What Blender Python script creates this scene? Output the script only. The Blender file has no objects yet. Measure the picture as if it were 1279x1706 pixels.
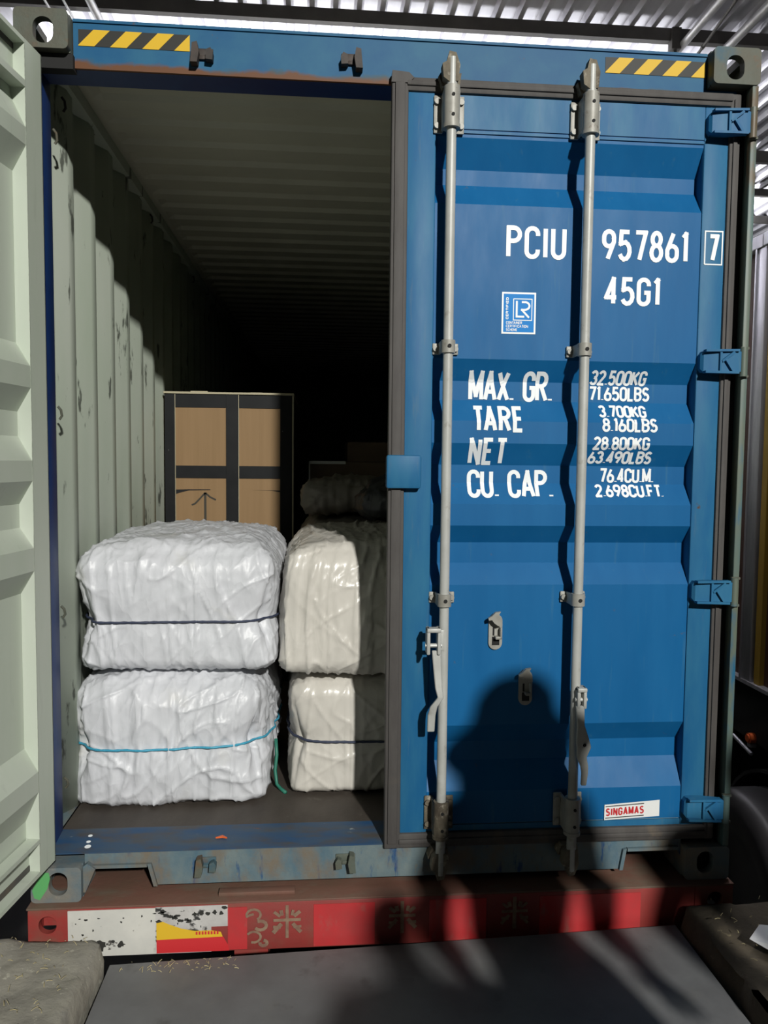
import bpy, bmesh, math, random
from mathutils import Vector, Matrix, noise
from mathutils.bvhtree import BVHTree

S = bpy.context.scene
COL = S.collection
R = math.radians

# ------------------------------------------------------------------ camera
PITCH, YAW, ROLL = R(-3.731), R(4.757), R(0.584)
CAM = Vector((0.960, -2.587, 1.492))
fwd = Vector((math.sin(YAW)*math.cos(PITCH), math.cos(YAW)*math.cos(PITCH), math.sin(PITCH)))
rgt = Vector((math.cos(YAW), -math.sin(YAW), 0))
upv = rgt.cross(fwd)
r2 = math.cos(ROLL)*rgt + math.sin(ROLL)*upv
u2 = -math.sin(ROLL)*rgt + math.cos(ROLL)*upv
cd = bpy.data.cameras.new('camera')
cam = bpy.data.objects.new('camera', cd)
COL.objects.link(cam)
M3 = Matrix((r2, u2, -fwd)).transposed().to_4x4()
M3.translation = CAM
cam.matrix_world = M3
cd.sensor_fit = 'VERTICAL'
cd.sensor_height = 36.0
cd.lens = 1285/1706*36
cd.clip_start = 0.02
S.camera = cam

# ------------------------------------------------------------------ world, lamps, exposure
w = bpy.data.worlds.new('night')
S.world = w
w.use_nodes = True
w.node_tree.nodes['Background'].inputs[0].default_value = (0.75, 0.85, 1.0, 1)
w.node_tree.nodes['Background'].inputs[1].default_value = 0.012

FLOOD_POS = Vector((4.70, -14.0, 8.45))
FLOOD_POWER = 11800
ROOF_POWER = 1000
S.view_settings.view_transform = 'Standard'
S.view_settings.look = 'None'
S.view_settings.gamma = 1
S.view_settings.use_curve_mapping = False
S.view_settings.exposure = 0.0

def flood():
    l = bpy.data.lights.new('flood_lamp_light', 'SPOT')
    l.energy = FLOOD_POWER
    l.color = (1.0, 0.985, 0.93)
    l.spot_size = R(50)
    l.spot_blend = 0.5
    l.shadow_soft_size = 0.26
    o = bpy.data.objects.new('flood_lamp_light', l)
    COL.objects.link(o)
    o.location = FLOOD_POS
    d = Vector((1.0, 0.0, 1.3)) - FLOOD_POS
    o.rotation_euler = d.to_track_quat('-Z', 'Y').to_euler()
flood()

def tube_lamp(x, y, z, length, power):
    l = bpy.data.lights.new('roof_tube_light', 'AREA')
    l.shape = 'RECTANGLE'
    l.size = length
    l.size_y = 0.45
    l.energy = power
    l.color = (0.96, 0.97, 1.0)
    o = bpy.data.objects.new('roof_tube_light', l)
    COL.objects.link(o)
    o.location = (x, y, z)
    o.rotation_euler = (math.pi, 0, 0)
for tx, ty, tl, k in ((1.4, 5.05, 6.4, .17), (2.5, 8.0, 8.0, .85)):
    tube_lamp(tx, ty, 4.62, tl, ROOF_POWER*k)

def down_fill(x, y, z, length, power):
    l = bpy.data.lights.new('truck_fill_light', 'AREA')
    l.shape = 'RECTANGLE'
    l.size = .12
    l.size_y = length
    l.energy = power
    l.color = (0.97, 0.97, 1.0)
    o = bpy.data.objects.new('truck_fill_light', l)
    COL.objects.link(o)
    o.location = (x, y, z)
down_fill(3.05, 1.35, 4.75, 1.2, 50)  # added fill light that brightens the truck's side, not a real fitting

# ------------------------------------------------------------------ materials
MATS = {}
def mat(name, c, c2=None, scale=6.0, rough=0.5, metal=0.0, bump=0.0, bscale=40.0, layers=(), stretch=(1,1,1), spec=0.5, rvar=0.0, detail=6.0, crumple=0.0, cscale=7.0):
    """base colour c mixed to c2 by noise, then layers of stains: dict(c, scale, lo, hi, stretch, axis, a, b)"""
    if name in MATS: return MATS[name]
    m = bpy.data.materials.new(name)
    m.use_nodes = True
    nt = m.node_tree
    N, L = nt.nodes, nt.links
    b = N['Principled BSDF']
    b.inputs['Roughness'].default_value = rough
    b.inputs['Metallic'].default_value = metal
    b.inputs['Specular IOR Level'].default_value = spec
    tc = N.new('ShaderNodeTexCoord')
    def mapped(st):
        mp = N.new('ShaderNodeMapping')
        mp.inputs['Scale'].default_value = st
        L.new(tc.outputs['Object'], mp.inputs['Vector'])
        return mp.outputs[0]
    def nz(sc, st=(1,1,1), det=detail):
        n = N.new('ShaderNodeTexNoise')
        n.inputs['Scale'].default_value = sc
        n.inputs['Detail'].default_value = det
        n.inputs['Roughness'].default_value = 0.6
        L.new(mapped(st), n.inputs['Vector'])
        return n.outputs['Fac']
    def ramp(src, lo, hi):
        r = N.new('ShaderNodeMapRange')
        r.inputs['From Min'].default_value = lo
        r.inputs['From Max'].default_value = hi
        r.clamp = True
        L.new(src, r.inputs['Value'])
        return r.outputs[0]
    def mix(fac, a, bb):
        x = N.new('ShaderNodeMix')
        x.data_type = 'RGBA'
        L.new(fac, x.inputs[0])
        if isinstance(a, tuple): x.inputs[6].default_value = (*a, 1)
        else: L.new(a, x.inputs[6])
        x.inputs[7].default_value = (*bb, 1)
        return x.outputs[2]
    col = c
    if c2:
        col = mix(ramp(nz(scale, stretch), 0.32, 0.68), c, c2)
    for ly in layers:
        f = ramp(nz(ly.get('scale', 8), ly.get('stretch', (1,1,1))), ly.get('lo', .55), ly.get('hi', .65))
        if 'axis' in ly:
            sx = N.new('ShaderNodeSeparateXYZ')
            L.new(tc.outputs['Object'], sx.inputs[0])
            g = ramp(sx.outputs[ly['axis']], ly['a'], ly['b'])
            if ly.get('add'):
                ad = N.new('ShaderNodeMath'); ad.operation = 'ADD'
                L.new(nz(ly.get('scale', 8), ly.get('stretch', (1,1,1))), ad.inputs[0]); L.new(g, ad.inputs[1])
                f = ramp(ad.outputs[0], ly.get('lo', .55), ly.get('hi', .65))
            else:
                mu = N.new('ShaderNodeMath'); mu.operation = 'MULTIPLY'
                L.new(f, mu.inputs[0]); L.new(g, mu.inputs[1])
                f = mu.outputs[0]
        if 'amt' in ly:
            mu = N.new('ShaderNodeMath'); mu.operation = 'MULTIPLY'
            L.new(f, mu.inputs[0]); mu.inputs[1].default_value = ly['amt']
            f = mu.outputs[0]
        col = mix(f, col, ly['c'])
    if isinstance(col, tuple): b.inputs['Base Color'].default_value = (*col, 1)
    else: L.new(col, b.inputs['Base Color'])
    if rvar:
        r = N.new('ShaderNodeMapRange')
        r.inputs['From Min'].default_value = .3; r.inputs['From Max'].default_value = .7
        r.inputs['To Min'].default_value = rough - rvar; r.inputs['To Max'].default_value = rough + rvar
        L.new(nz(9, (1,1,.3)), r.inputs['Value'])
        L.new(r.outputs[0], b.inputs['Roughness'])
    if bump:
        bp = N.new('ShaderNodeBump')
        bp.inputs['Strength'].default_value = bump
        bp.inputs['Distance'].default_value = 0.01
        L.new(nz(bscale), bp.inputs['Height'])
        L.new(bp.outputs[0], b.inputs['Normal'])
        if crumple:
            vo = N.new('ShaderNodeTexVoronoi'); vo.feature = 'F1'; vo.inputs['Scale'].default_value = cscale
            nd = N.new('ShaderNodeTexNoise'); nd.inputs['Scale'].default_value = 5; nd.inputs['Detail'].default_value = 3
            L.new(mapped((1.5, 1.5, .55)), nd.inputs['Vector'])
            va = N.new('ShaderNodeVectorMath'); va.operation = 'MULTIPLY_ADD'
            L.new(nd.outputs['Color'], va.inputs[0]); va.inputs[1].default_value = (.35, .35, .5); L.new(mapped((1.6, 1.6, .8)), va.inputs[2])
            L.new(va.outputs[0], vo.inputs['Vector'])
            b2 = N.new('ShaderNodeBump'); b2.inputs['Strength'].default_value = crumple; b2.inputs['Distance'].default_value = .03
            L.new(vo.outputs['Distance'], b2.inputs['Height']); L.new(bp.outputs[0], b2.inputs['Normal'])
            L.new(b2.outputs[0], b.inputs['Normal'])
    MATS[name] = m
    return m

BLUE = mat('blue_door_paint', (0.004, 0.098, 0.265), (0.007, 0.115, 0.295), 3.0, rough=0.5, stretch=(3,3,.5), rvar=.06, spec=.2,
           layers=[dict(c=(.05,.16,.26), scale=9, lo=.62, hi=.75, stretch=(5,5,.35), amt=.35),
                   dict(c=(.10,.09,.06), scale=22, lo=.70, hi=.76, amt=.6)])
BLUEF = mat('blue_frame_paint', (0.012, 0.105, 0.25), (0.03, 0.15, 0.27), 4.0, rough=0.5, stretch=(3,3,.6), rvar=.06, spec=.2,
           layers=[dict(c=(.12,.17,.20), scale=10, lo=.60, hi=.78, stretch=(4,4,.5), amt=.35),
                   dict(c=(.09,.045,.02), scale=16, lo=.70, hi=.76)])
HEADER = mat('header_paint', (0.005, 0.082, 0.20), (0.018, 0.115, 0.215), 3.5, rough=0.55, stretch=(2,2,2), spec=.25,
           layers=[dict(c=(.06,.075,.06), scale=14, lo=1.10, hi=1.30, axis=2, a=2.815, b=2.735, add=True, stretch=(.7,1,1), amt=.7),
                   dict(c=(.13,.055,.025), scale=7, lo=1.18, hi=1.34, axis=2, a=2.815, b=2.74, add=True, stretch=(.8,1,1)),
                   dict(c=(.12,.06,.03), scale=26, lo=.69, hi=.75)])
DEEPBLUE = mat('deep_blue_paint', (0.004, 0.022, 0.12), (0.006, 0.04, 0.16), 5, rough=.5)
SILL = mat('weathered_sill_paint', (0.15, 0.19, 0.19), (0.07, 0.13, 0.17), 7, rough=.6, stretch=(1.6,1,1),
           layers=[dict(c=(.012,.06,.16), scale=9, lo=.58, hi=.66, stretch=(3,3,.6)),
                   dict(c=(.16,.125,.085), scale=6, lo=.47, hi=.66, stretch=(1.5,1,1.2), amt=.85),
                   dict(c=(.16,.15,.12), scale=20, lo=.62, hi=.70, stretch=(2,1,1), amt=.6)], bump=.15)
SILLTOP = mat('scraped_sill_top_paint', (0.010, 0.055, 0.14), (0.045, 0.07, 0.10), 5, rough=.5, stretch=(1,4,1),
           layers=[dict(c=(.06,.052,.045), scale=7, lo=.47, hi=.66, stretch=(1,3,1), amt=.85),
                   dict(c=(.3,.33,.33), scale=26, lo=.70, hi=.74, stretch=(.7,2,1)),
                   dict(c=(.16,.06,.02), scale=13, lo=.68, hi=.74, stretch=(.6,2,1))])
CAST = mat('rusty_corner_steel', (0.085, 0.105, 0.085), (0.09, 0.08, 0.055), 8, rough=.65,
           layers=[dict(c=(.03,.09,.13), scale=6, lo=.56, hi=.66, amt=.8),
                   dict(c=(.14,.065,.025), scale=11, lo=.58, hi=.72, amt=.8)], bump=.2)
CASTD = mat('dusty_corner_steel', (0.20, 0.175, 0.135), (0.09, 0.14, 0.17), 7, rough=.75, bump=.2,
           layers=[dict(c=(.04,.10,.15), scale=6, lo=.58, hi=.68, amt=.8), dict(c=(.30,.27,.22), scale=12, lo=.60, hi=.72, amt=.7)])
POST = mat('worn_post_paint', (0.085, 0.15, 0.15), (0.13, 0.135, 0.085), 3, rough=.5, stretch=(3,3,.6),
           layers=[dict(c=(.02,.11,.20), scale=4, lo=.55, hi=.65, stretch=(3,3,.7)),
                   dict(c=(.12,.09,.055), scale=4, lo=.52, hi=.62, stretch=(3,3,.8), axis=2, a=2.2, b=2.5), dict(c=(.16,.07,.03), scale=7, lo=.66, hi=.74, stretch=(3,3,.8))])
RUBBER = mat('door_gasket_rubber', (0.075, 0.070, 0.066), (0.055, 0.050, 0.048), 8, rough=.7, stretch=(3,3,.6),
             layers=[dict(c=(.16,.12,.075), scale=9, lo=.55, hi=.75, axis=2, a=.45, b=.15, amt=.7)], bump=.1)
INNER = mat('interior_green_grey_paint', (0.44, 0.50, 0.41), (0.49, 0.53, 0.46), 2.5, rough=.55, stretch=(2,2,.5),
            layers=[dict(c=(.30,.33,.28), scale=6, lo=.60, hi=.80, stretch=(3,3,.4), amt=.5)])
WALLIN = mat('scuffed_interior_paint', (0.42, 0.48, 0.39), (0.47, 0.51, 0.44), 2.5, rough=.55, stretch=(2,2,.5),
             layers=[dict(c=(.05,.055,.045), scale=9, lo=.615, hi=.66, stretch=(2,1.6,.45), amt=.85),
                     dict(c=(.04,.042,.04), scale=30, lo=.70, hi=.74, stretch=(1,1,.35), amt=.9)])
CEILP = mat('ceiling_interior_paint', (0.56, 0.55, 0.45), (0.50, 0.49, 0.40), 3, rough=.6)
PLY = mat('dirty_plywood_floor', (0.040, 0.032, 0.026), (0.070, 0.058, 0.048), 6, rough=.6, stretch=(1,.4,1),
          layers=[dict(c=(.13,.12,.10), scale=14, lo=.64, hi=.74, stretch=(1,.7,1), amt=.7)], bump=.2)
GALV = mat('galvanised_steel', (0.47, 0.48, 0.46), (0.38, 0.385, 0.36), 14, rough=.45, metal=.08, stretch=(1,1,.6),
           layers=[dict(c=(.16,.12,.08), scale=20, lo=.62, hi=.74, amt=.6),
                   dict(c=(.16,.13,.08), scale=9, lo=.45, hi=.62, axis=2, a=.5, b=.25, amt=.8)])
BRKT = mat('painted_bracket_steel', (0.36, 0.355, 0.32), (0.26, 0.25, 0.22), 18, rough=.5, metal=.1,
           layers=[dict(c=(.12,.08,.05), scale=24, lo=.62, hi=.72, amt=.7)])
MUDDY = mat('rusted_bracket_steel', (0.20, 0.175, 0.125), (0.07, 0.055, 0.04), 22, rough=.75, metal=.1, stretch=(1,1,.5), bump=.4,
            layers=[dict(c=(.33,.30,.24), scale=30, lo=.58, hi=.68)])
DARKST = mat('dark_keeper_steel', (0.014, 0.013, 0.012), (0.05, 0.035, 0.028), 18, rough=.6, metal=.2)
BLACK = mat('black_parts_and_shade', (0.008, 0.008, 0.008), rough=.8)  # black parts, and the post channel blackened for shade
WHITE = mat('white_lettering_paint', (0.83, 0.86, 0.87), rough=.45)
YEL = mat('yellow_reflective_film', (0.66, 0.42, 0.03), rough=.5, spec=.2)
BLK = mat('black_film', (0.035, 0.035, 0.032), rough=.5, spec=.2)
STK_BLUE = mat('sticker_blue', (0.0, 0.20, 0.58), rough=.5, spec=.2)
STK_RED = mat('sticker_red', (0.55, 0.03, 0.035), rough=.4)
STK_WHITE = mat('sticker_white', (0.78, 0.79, 0.78), rough=.4)
BALEW = mat('white_woven_plastic', (0.60, 0.61, 0.645), (0.565, 0.58, 0.61), 5, rough=.42, bump=.22, bscale=16, crumple=.32, cscale=7,
            layers=[dict(c=(.52,.50,.42), scale=4, lo=.60, hi=.80, amt=.5)])
BALEC = mat('cream_woven_plastic', (0.60, 0.575, 0.525), (0.55, 0.525, 0.475), 5, rough=.30, bump=.2, bscale=13, crumple=.25, cscale=5,
            layers=[dict(c=(.42,.36,.27), scale=5, lo=.62, hi=.80, amt=.5)])
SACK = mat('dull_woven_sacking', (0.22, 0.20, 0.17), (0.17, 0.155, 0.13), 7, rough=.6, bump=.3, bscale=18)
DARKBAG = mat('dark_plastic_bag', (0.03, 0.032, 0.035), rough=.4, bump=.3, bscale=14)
ROPEB = mat('dark_twisted_rope', (0.02, 0.028, 0.06), (0.04, 0.05, 0.09), 120, rough=.6)
ROPET = mat('blue_twisted_rope', (0.03, 0.26, 0.42), (0.06, 0.36, 0.5), 120, rough=.5)
ROPEG = mat('green_rope', (0.02, 0.16, 0.11), rough=.5)
CARD = mat('brown_cardboard', (0.245, 0.150, 0.066), (0.275, 0.17, 0.078), 5, rough=.7, stretch=(6,1,.3),
           layers=[dict(c=(.20,.125,.055), scale=3, lo=.60, hi=.75, stretch=(10,1,.1), amt=.5)])
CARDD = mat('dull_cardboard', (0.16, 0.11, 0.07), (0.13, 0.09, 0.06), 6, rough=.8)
TAPE = mat('black_plastic_tape', (0.007, 0.008, 0.009), (0.012, 0.013, 0.014), 9, rough=.5, spec=.2,
           layers=[dict(c=(.30,.30,.27), scale=30, lo=.73, hi=.76, stretch=(1,1,.6))])
PALE = mat('pale_board_edge', (0.42, 0.38, 0.26), rough=.7)
INK = mat('marker_ink', (0.035, 0.03, 0.02), rough=.6)
RED = mat('dusty_red_chassis_paint', (0.30, 0.035, 0.03), (0.22, 0.04, 0.035), 4, rough=.55,
          layers=[dict(c=(.17,.085,.06), scale=5, lo=.48, hi=.68, stretch=(1,1,1.2), amt=.75)], bump=.1)
REDTOP = mat('dirty_red_top_paint', (0.17, 0.075, 0.055), (0.13, 0.075, 0.05), 5, rough=.7,
             layers=[dict(c=(.14,.11,.08), scale=6, lo=.5, hi=.7, stretch=(1,2,1), amt=.8)], bump=.15)
REFL = mat('red_reflector_film', (0.50, 0.035, 0.04), (0.36, 0.045, 0.045), 6, rough=.35, spec=.3,
           layers=[dict(c=(.30,.10,.085), scale=9, lo=.56, hi=.68, stretch=(1.6,1,.7), amt=.8)])
DUST = mat('dried_mud_marks', (0.27, 0.19, 0.125), (0.17, 0.09, 0.065), 30, rough=.9)
PLATE = mat('chipped_white_paint', (0.62, 0.61, 0.56), (0.50, 0.50, 0.47), 6, rough=.45,
            layers=[dict(c=(.06,.055,.05), scale=13, lo=.655, hi=.68, stretch=(1,1,1.3)),
                    dict(c=(.20,.17,.13), scale=7, lo=.64, hi=.72, amt=.6)])
PLATEW = mat('worn_white_plate_paint', (0.55, 0.54, 0.52), (0.36, 0.34, 0.33), 8, rough=.45,
            layers=[dict(c=(.04,.04,.04), scale=17, lo=.58, hi=.62, stretch=(1,1,1.6))])
GREEN = mat('green_marker_paint', (0.10, 0.36, 0.12), rough=.5)
CONC = mat('dusty_concrete', (0.30, 0.285, 0.235), (0.22, 0.21, 0.18), 9, rough=.9, bump=.5, bscale=30,
           layers=[dict(c=(.46,.44,.36), scale=26, lo=.63, hi=.70), dict(c=(.17,.17,.17), scale=5, lo=.55, hi=.7, amt=.7)])
CONCD = mat('dark_brown_concrete', (0.085, 0.068, 0.045), (0.055, 0.044, 0.030), 9, rough=.95, bump=.6, bscale=26,
           layers=[dict(c=(.18,.15,.09), scale=28, lo=.66, hi=.72)])  # darker and browner than the other dock edge
STEELP = mat('grey_dock_steel', (0.160, 0.163, 0.166), (0.112, 0.112, 0.114), 4, rough=.55,
             layers=[dict(c=(.15,.15,.145), scale=9, lo=.56, hi=.72, amt=.7), dict(c=(.04,.035,.03), scale=6, lo=.60, hi=.72, amt=.5),
                     dict(c=(.25,.23,.18), scale=60, lo=.74, hi=.77)], bump=.06)
GROUND = mat('dark_yard_concrete', (0.03, 0.029, 0.027), (0.02, 0.02, 0.019), 3, rough=.9)
SHEET = mat('galvanised_roof_sheet', (0.62, 0.61, 0.65), (0.52, 0.51, 0.56), 5, rough=.38, metal=.35, stretch=(3,.4,1))
PURLIN = mat('dusty_purlin_steel', (0.14, 0.13, 0.12), (0.10, 0.095, 0.09), 7, rough=.6, metal=.2)
PIPE = mat('silver_painted_pipe', (0.66, 0.65, 0.66), (0.55, 0.54, 0.56), 12, rough=.35, metal=.3)
TRBODY = mat('brown_truck_board', (0.075, 0.030, 0.020), (0.05, 0.022, 0.016), 5, rough=.6, stretch=(2,2,.4))
TRSILV = mat('silver_truck_post', (0.50, 0.49, 0.53), (0.38, 0.37, 0.41), 8, rough=.35, metal=.5, stretch=(3,3,.4))
TRGOLD = mat('amber_truck_strip', (0.30, 0.18, 0.02), rough=.5)
TYRE = mat('tyre_rubber', (0.020, 0.019, 0.021), (0.028, 0.026, 0.028), 12, rough=.45)
RIM = mat('grey_wheel_steel', (0.12, 0.12, 0.13), rough=.45, metal=.5)
ORANGE = mat('orange_lens', (0.65, 0.12, 0.03), rough=.4)
PAPER = mat('white_paper', (0.62, 0.62, 0.63), rough=.8)
STRAW = mat('straw', (0.42, 0.36, 0.20), rough=.8)
SKIN = mat('skin', (0.45, 0.27, 0.19), rough=.5)
SHIRT = mat('navy_jacket_cloth', (0.03, 0.04, 0.08), rough=.8)
TROUS = mat('black_trouser_cloth', (0.02, 0.02, 0.022), rough=.85)
HAIR = mat('black_hair', (0.01, 0.008, 0.007), rough=.5)
PHONE = mat('black_glass', (0.01, 0.01, 0.012), rough=.1)

# ------------------------------------------------------------------ mesh helpers
def empty(name, loc, label, cat, group=None):
    o = bpy.data.objects.new(name, None)
    COL.objects.link(o)
    o.location = loc
    o.empty_display_size = .1
    o['label'] = label; o['category'] = cat
    if group: o['group'] = group
    return o

def wloc(o):
    v = Vector((0, 0, 0))
    while o is not None:
        v += o.location
        o = o.parent
    return v

def obj(name, bm, m, parent=None, smooth=None, label=None, cat=None, group=None, kind=None, xf=None, origin=None):
    if xf:
        for v in bm.verts: v.co = xf(v.co)
    bmesh.ops.recalc_face_normals(bm, faces=bm.faces)
    base = wloc(parent) if parent else (Vector(origin) if origin else Vector((0, 0, 0)))
    for v in bm.verts: v.co -= base
    me = bpy.data.meshes.new(name)
    bm.to_mesh(me); bm.free()
    for mm in (m if isinstance(m, (list, tuple)) else [m]): me.materials.append(mm)
    if smooth == 'all':
        for p in me.polygons: p.use_smooth = True
    elif smooth:
        for p in me.polygons: p.use_smooth = True
        me.set_sharp_from_angle(angle=R(smooth))
    o = bpy.data.objects.new(name, me)
    COL.objects.link(o)
    if parent: o.parent = parent
    elif origin: o.location = origin
    if label: o['label'] = label
    if cat: o['category'] = cat
    if group: o['group'] = group
    if kind: o['kind'] = kind
    return o

def new(): return bmesh.new()

def box(bm, x0, x1, y0, y1, z0, z1, bev=0.0, mi=0):
    vs = [bm.verts.new((x, y, z)) for x in (x0, x1) for y in (y0, y1) for z in (z0, z1)]
    F = [(0,1,3,2),(4,6,7,5),(0,4,5,1),(2,3,7,6),(0,2,6,4),(1,5,7,3)]
    fs = [bm.faces.new([vs[i] for i in f]) for f in F]
    for f in fs: f.material_index = mi
    if bev > 0:
        es = list({e for f in fs for e in f.edges})
        bmesh.ops.bevel(bm, geom=es, offset=bev, segments=2, affect='EDGES', profile=.5)
    return fs

def ring_loft(bm, rings, closed=True, caps=True, mi=0):
    rv = [[bm.verts.new(p) for p in r] for r in rings]
    n = len(rings[0])
    for a, b in zip(rv, rv[1:]):
        for i in range(n if closed else n-1):
            j = (i+1) % n
            f = bm.faces.new((a[i], a[j], b[j], b[i])); f.material_index = mi
    if caps and closed:
        for r in (rv[0], rv[-1]):
            try:
                f = bm.faces.new(r); f.material_index = mi
            except ValueError: pass
    return rv

def frame_for(d):
    d = d.normalized()
    a = Vector((0, 0, 1)) if abs(d.z) < .9 else Vector((1, 0, 0))
    x = a.cross(d).normalized()
    return x, d.cross(x)

def tube(bm, pts, r, n=10, closed=False, mi=0, sx=1.0, sy=1.0):
    pts = [Vector(p) for p in pts]
    N = len(pts)
    rings = []
    px = None
    for i, p in enumerate(pts):
        if closed: d = pts[(i+1) % N] - pts[i-1]
        else: d = pts[min(i+1, N-1)] - pts[max(i-1, 0)]
        if d.length < 1e-9: d = Vector((0,0,1))
        d.normalize()
        if px is None: px, py = frame_for(d)
        else:
            px = (px - d*px.dot(d)).normalized()
            py = d.cross(px)
        rr = r[i] if isinstance(r, (list, tuple)) else r
        rings.append([p + px*math.cos(2*math.pi*k/n)*rr*sx + py*math.sin(2*math.pi*k/n)*rr*sy for k in range(n)])
    if closed: rings.append(rings[0])
    if closed:
        rv = [[bm.verts.new(p) for p in q] for q in rings[:-1]]
        for a in range(N):
            A, B = rv[a], rv[(a+1) % N]
            for i in range(n):
                bm.faces.new((A[i], A[(i+1) % n], B[(i+1) % n], B[i])).material_index = mi
    else: ring_loft(bm, rings, True, True, mi)

def cyl(bm, p, q, r, n=16, r2=None, mi=0):
    tube(bm, [p, q], [r, r2 if r2 is not None else r], n, mi=mi)

def prism(bm, poly, axis, a, b, mi=0):
    """extrude a 2D polygon along an axis: axis 'x' -> poly is (y,z), 'y' -> (x,z), 'z' -> (x,y)"""
    def P(p, t):
        return {'x': (t, p[0], p[1]), 'y': (p[0], t, p[1]), 'z': (p[0], p[1], t)}[axis]
    A = [bm.verts.new(P(p, a)) for p in poly]
    B = [bm.verts.new(P(p, b)) for p in poly]
    n = len(poly)
    for i in range(n):
        bm.faces.new((A[i], A[(i+1) % n], B[(i+1) % n], B[i])).material_index = mi
    bm.faces.new(A).material_index = mi
    bm.faces.new(B[::-1]).material_index = mi

def sheet_x(bm, prof, x0, x1, th=0.002):
    """profile of (y,z) swept along x as a thin solid sheet, th pushed along +y"""
    a = [bm.verts.new((x0, y, z)) for y, z in prof]; b = [bm.verts.new((x1, y, z)) for y, z in prof]
    c = [bm.verts.new((x0, y+th, z)) for y, z in prof]; d = [bm.verts.new((x1, y+th, z)) for y, z in prof]
    for i in range(len(prof)-1):
        bm.faces.new((a[i], b[i], b[i+1], a[i+1])); bm.faces.new((c[i], c[i+1], d[i+1], d[i]))
        bm.faces.new((a[i], a[i+1], c[i+1], c[i])); bm.faces.new((b[i], d[i], d[i+1], b[i+1]))
    for i in (0, -1): bm.faces.new((a[i], c[i], d[i], b[i]))

def plate_with_hole(bm, x0, x1, z0, z1, y0, y1, hx, hz, hw, hh, rad=0.02, seg=6):
    """rectangular plate in the xz plane with a rounded-slot through hole"""
    def rr(cx, cz, w, h, r):
        out = []
        for k, (sx, sz) in enumerate(((1,1),(-1,1),(-1,-1),(1,-1))):
            for i in range(seg+1):
                a = math.pi/2*(k + i/seg)
                out.append((cx+sx*(w/2-r)+r*math.cos(a), cz+sz*(h/2-r)+r*math.sin(a)))
        return out
    inn = rr(hx, hz, hw, hh, min(hw, hh)/2*.96)
    out = rr((x0+x1)/2, (z0+z1)/2, x1-x0, z1-z0, rad)
    n = len(inn)
    V = {}
    for nm, pl, y in (('if', inn, y0), ('of', out, y0), ('ib', inn, y1), ('ob', out, y1)):
        V[nm] = [bm.verts.new((p[0], y, p[1])) for p in pl]
    for i in range(n):
        j = (i+1) % n
        bm.faces.new((V['if'][i], V['if'][j], V['of'][j], V['of'][i]))
        bm.faces.new((V['ib'][i], V['ob'][i], V['ob'][j], V['ib'][j]))
        bm.faces.new((V['of'][i], V['of'][j], V['ob'][j], V['ob'][i]))
        bm.faces.new((V['if'][i], V['ib'][i], V['ib'][j], V['if'][j]))

# ------------------------------------------------------------------ the setting
def build_setting():
    bm = new(); box(bm, -14, 18, -14, 24, -1.65, -1.45)
    obj('ground', bm, GROUND, kind='structure')
    # canopy roof sheet, ribs running front to back
    bm = new()
    zr = 5.10
    prof = []
    x = -5.0
    while x < 11.0:
        prof += [(x, zr), (x+.105, zr), (x+.125, zr-.045), (x+.165, zr-.045)]
        x += .185
    a = [bm.verts.new((p[0], 1.2, p[1])) for p in prof]
    b = [bm.verts.new((p[0], 15.0, p[1])) for p in prof]
    for i in range(len(prof)-1): bm.faces.new((a[i], a[i+1], b[i+1], b[i]))
    r = obj('roof', bm, SHEET, kind='structure', label='corrugated metal canopy roof above the container')
    mo = r.modifiers.new('thick', 'SOLIDIFY'); mo.thickness = .004; mo.offset = 1
    for k, (y, h) in enumerate(((3.78, .10), (6.05, .13), (7.2, .09), (8.25, .09), (9.3, .09), (10.4, .09), (11.5, .09), (2.3, .10))):
        bm = new()
        zt = zr - .047
        prism(bm, [(y-.03, zt), (y+.03, zt), (y+.03, zt-.012), (y-.024, zt-.012), (y-.024, zt-h+.008), (y+.03, zt-h+.008), (y+.03, zt-h), (y-.03, zt-h)], 'x', -4.8, 10.8)
        obj('beam', bm, PURLIN, kind='structure', label='dusty steel purlin running under the canopy sheets')
    # braces running front to back under the purlins
    def brace(xa, ya, xb, yb, z, r, lab, m=PIPE, zb=None):
        bm = new(); cyl(bm, (xa, ya, z), (xb, yb, zb if zb else z), r, 14)
        cyl(bm, (xa+(xb-xa)*.42, ya+(yb-ya)*.42, z), (xa+(xb-xa)*.44, ya+(yb-ya)*.44, z), r*1.35, 14)
        obj('beam', bm, m, kind='structure', smooth=40, label=lab)
    brace(3.88, 1.3, 3.90, 4.0, 4.92, .032, 'silver pipe brace under the canopy, above the yellow striped corner')
    brace(4.26, 1.3, 4.26, 4.9, 4.90, .036, 'silver pipe brace under the canopy, far right')
    brace(3.95, 3.0, 4.12, 4.5, 4.86, .012, 'thin dark rod under the canopy beside the pipe brace', PURLIN)
    brace(-.78, 1.3, -.76, 4.9, 4.90, .032, 'silver pipe brace above the left corner')
    brace(-.98, 1.3, -.98, 4.9, 4.93, .010, 'thin silver rod above the left corner')
    brace(-1.12, 1.3, -1.12, 4.9, 4.93, .010, 'thin silver rod left of its neighbour above the left corner')
    bm = new(); box(bm, 3.80, 3.88, 3.72, 3.80, 4.88, 5.05, .004); box(bm, 3.83, 3.855, 3.75, 3.775, 4.55, 4.9)
    obj('beam', bm, PURLIN, kind='structure', label='short steel hanger where the pipe brace meets the purlin')
build_setting()

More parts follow.
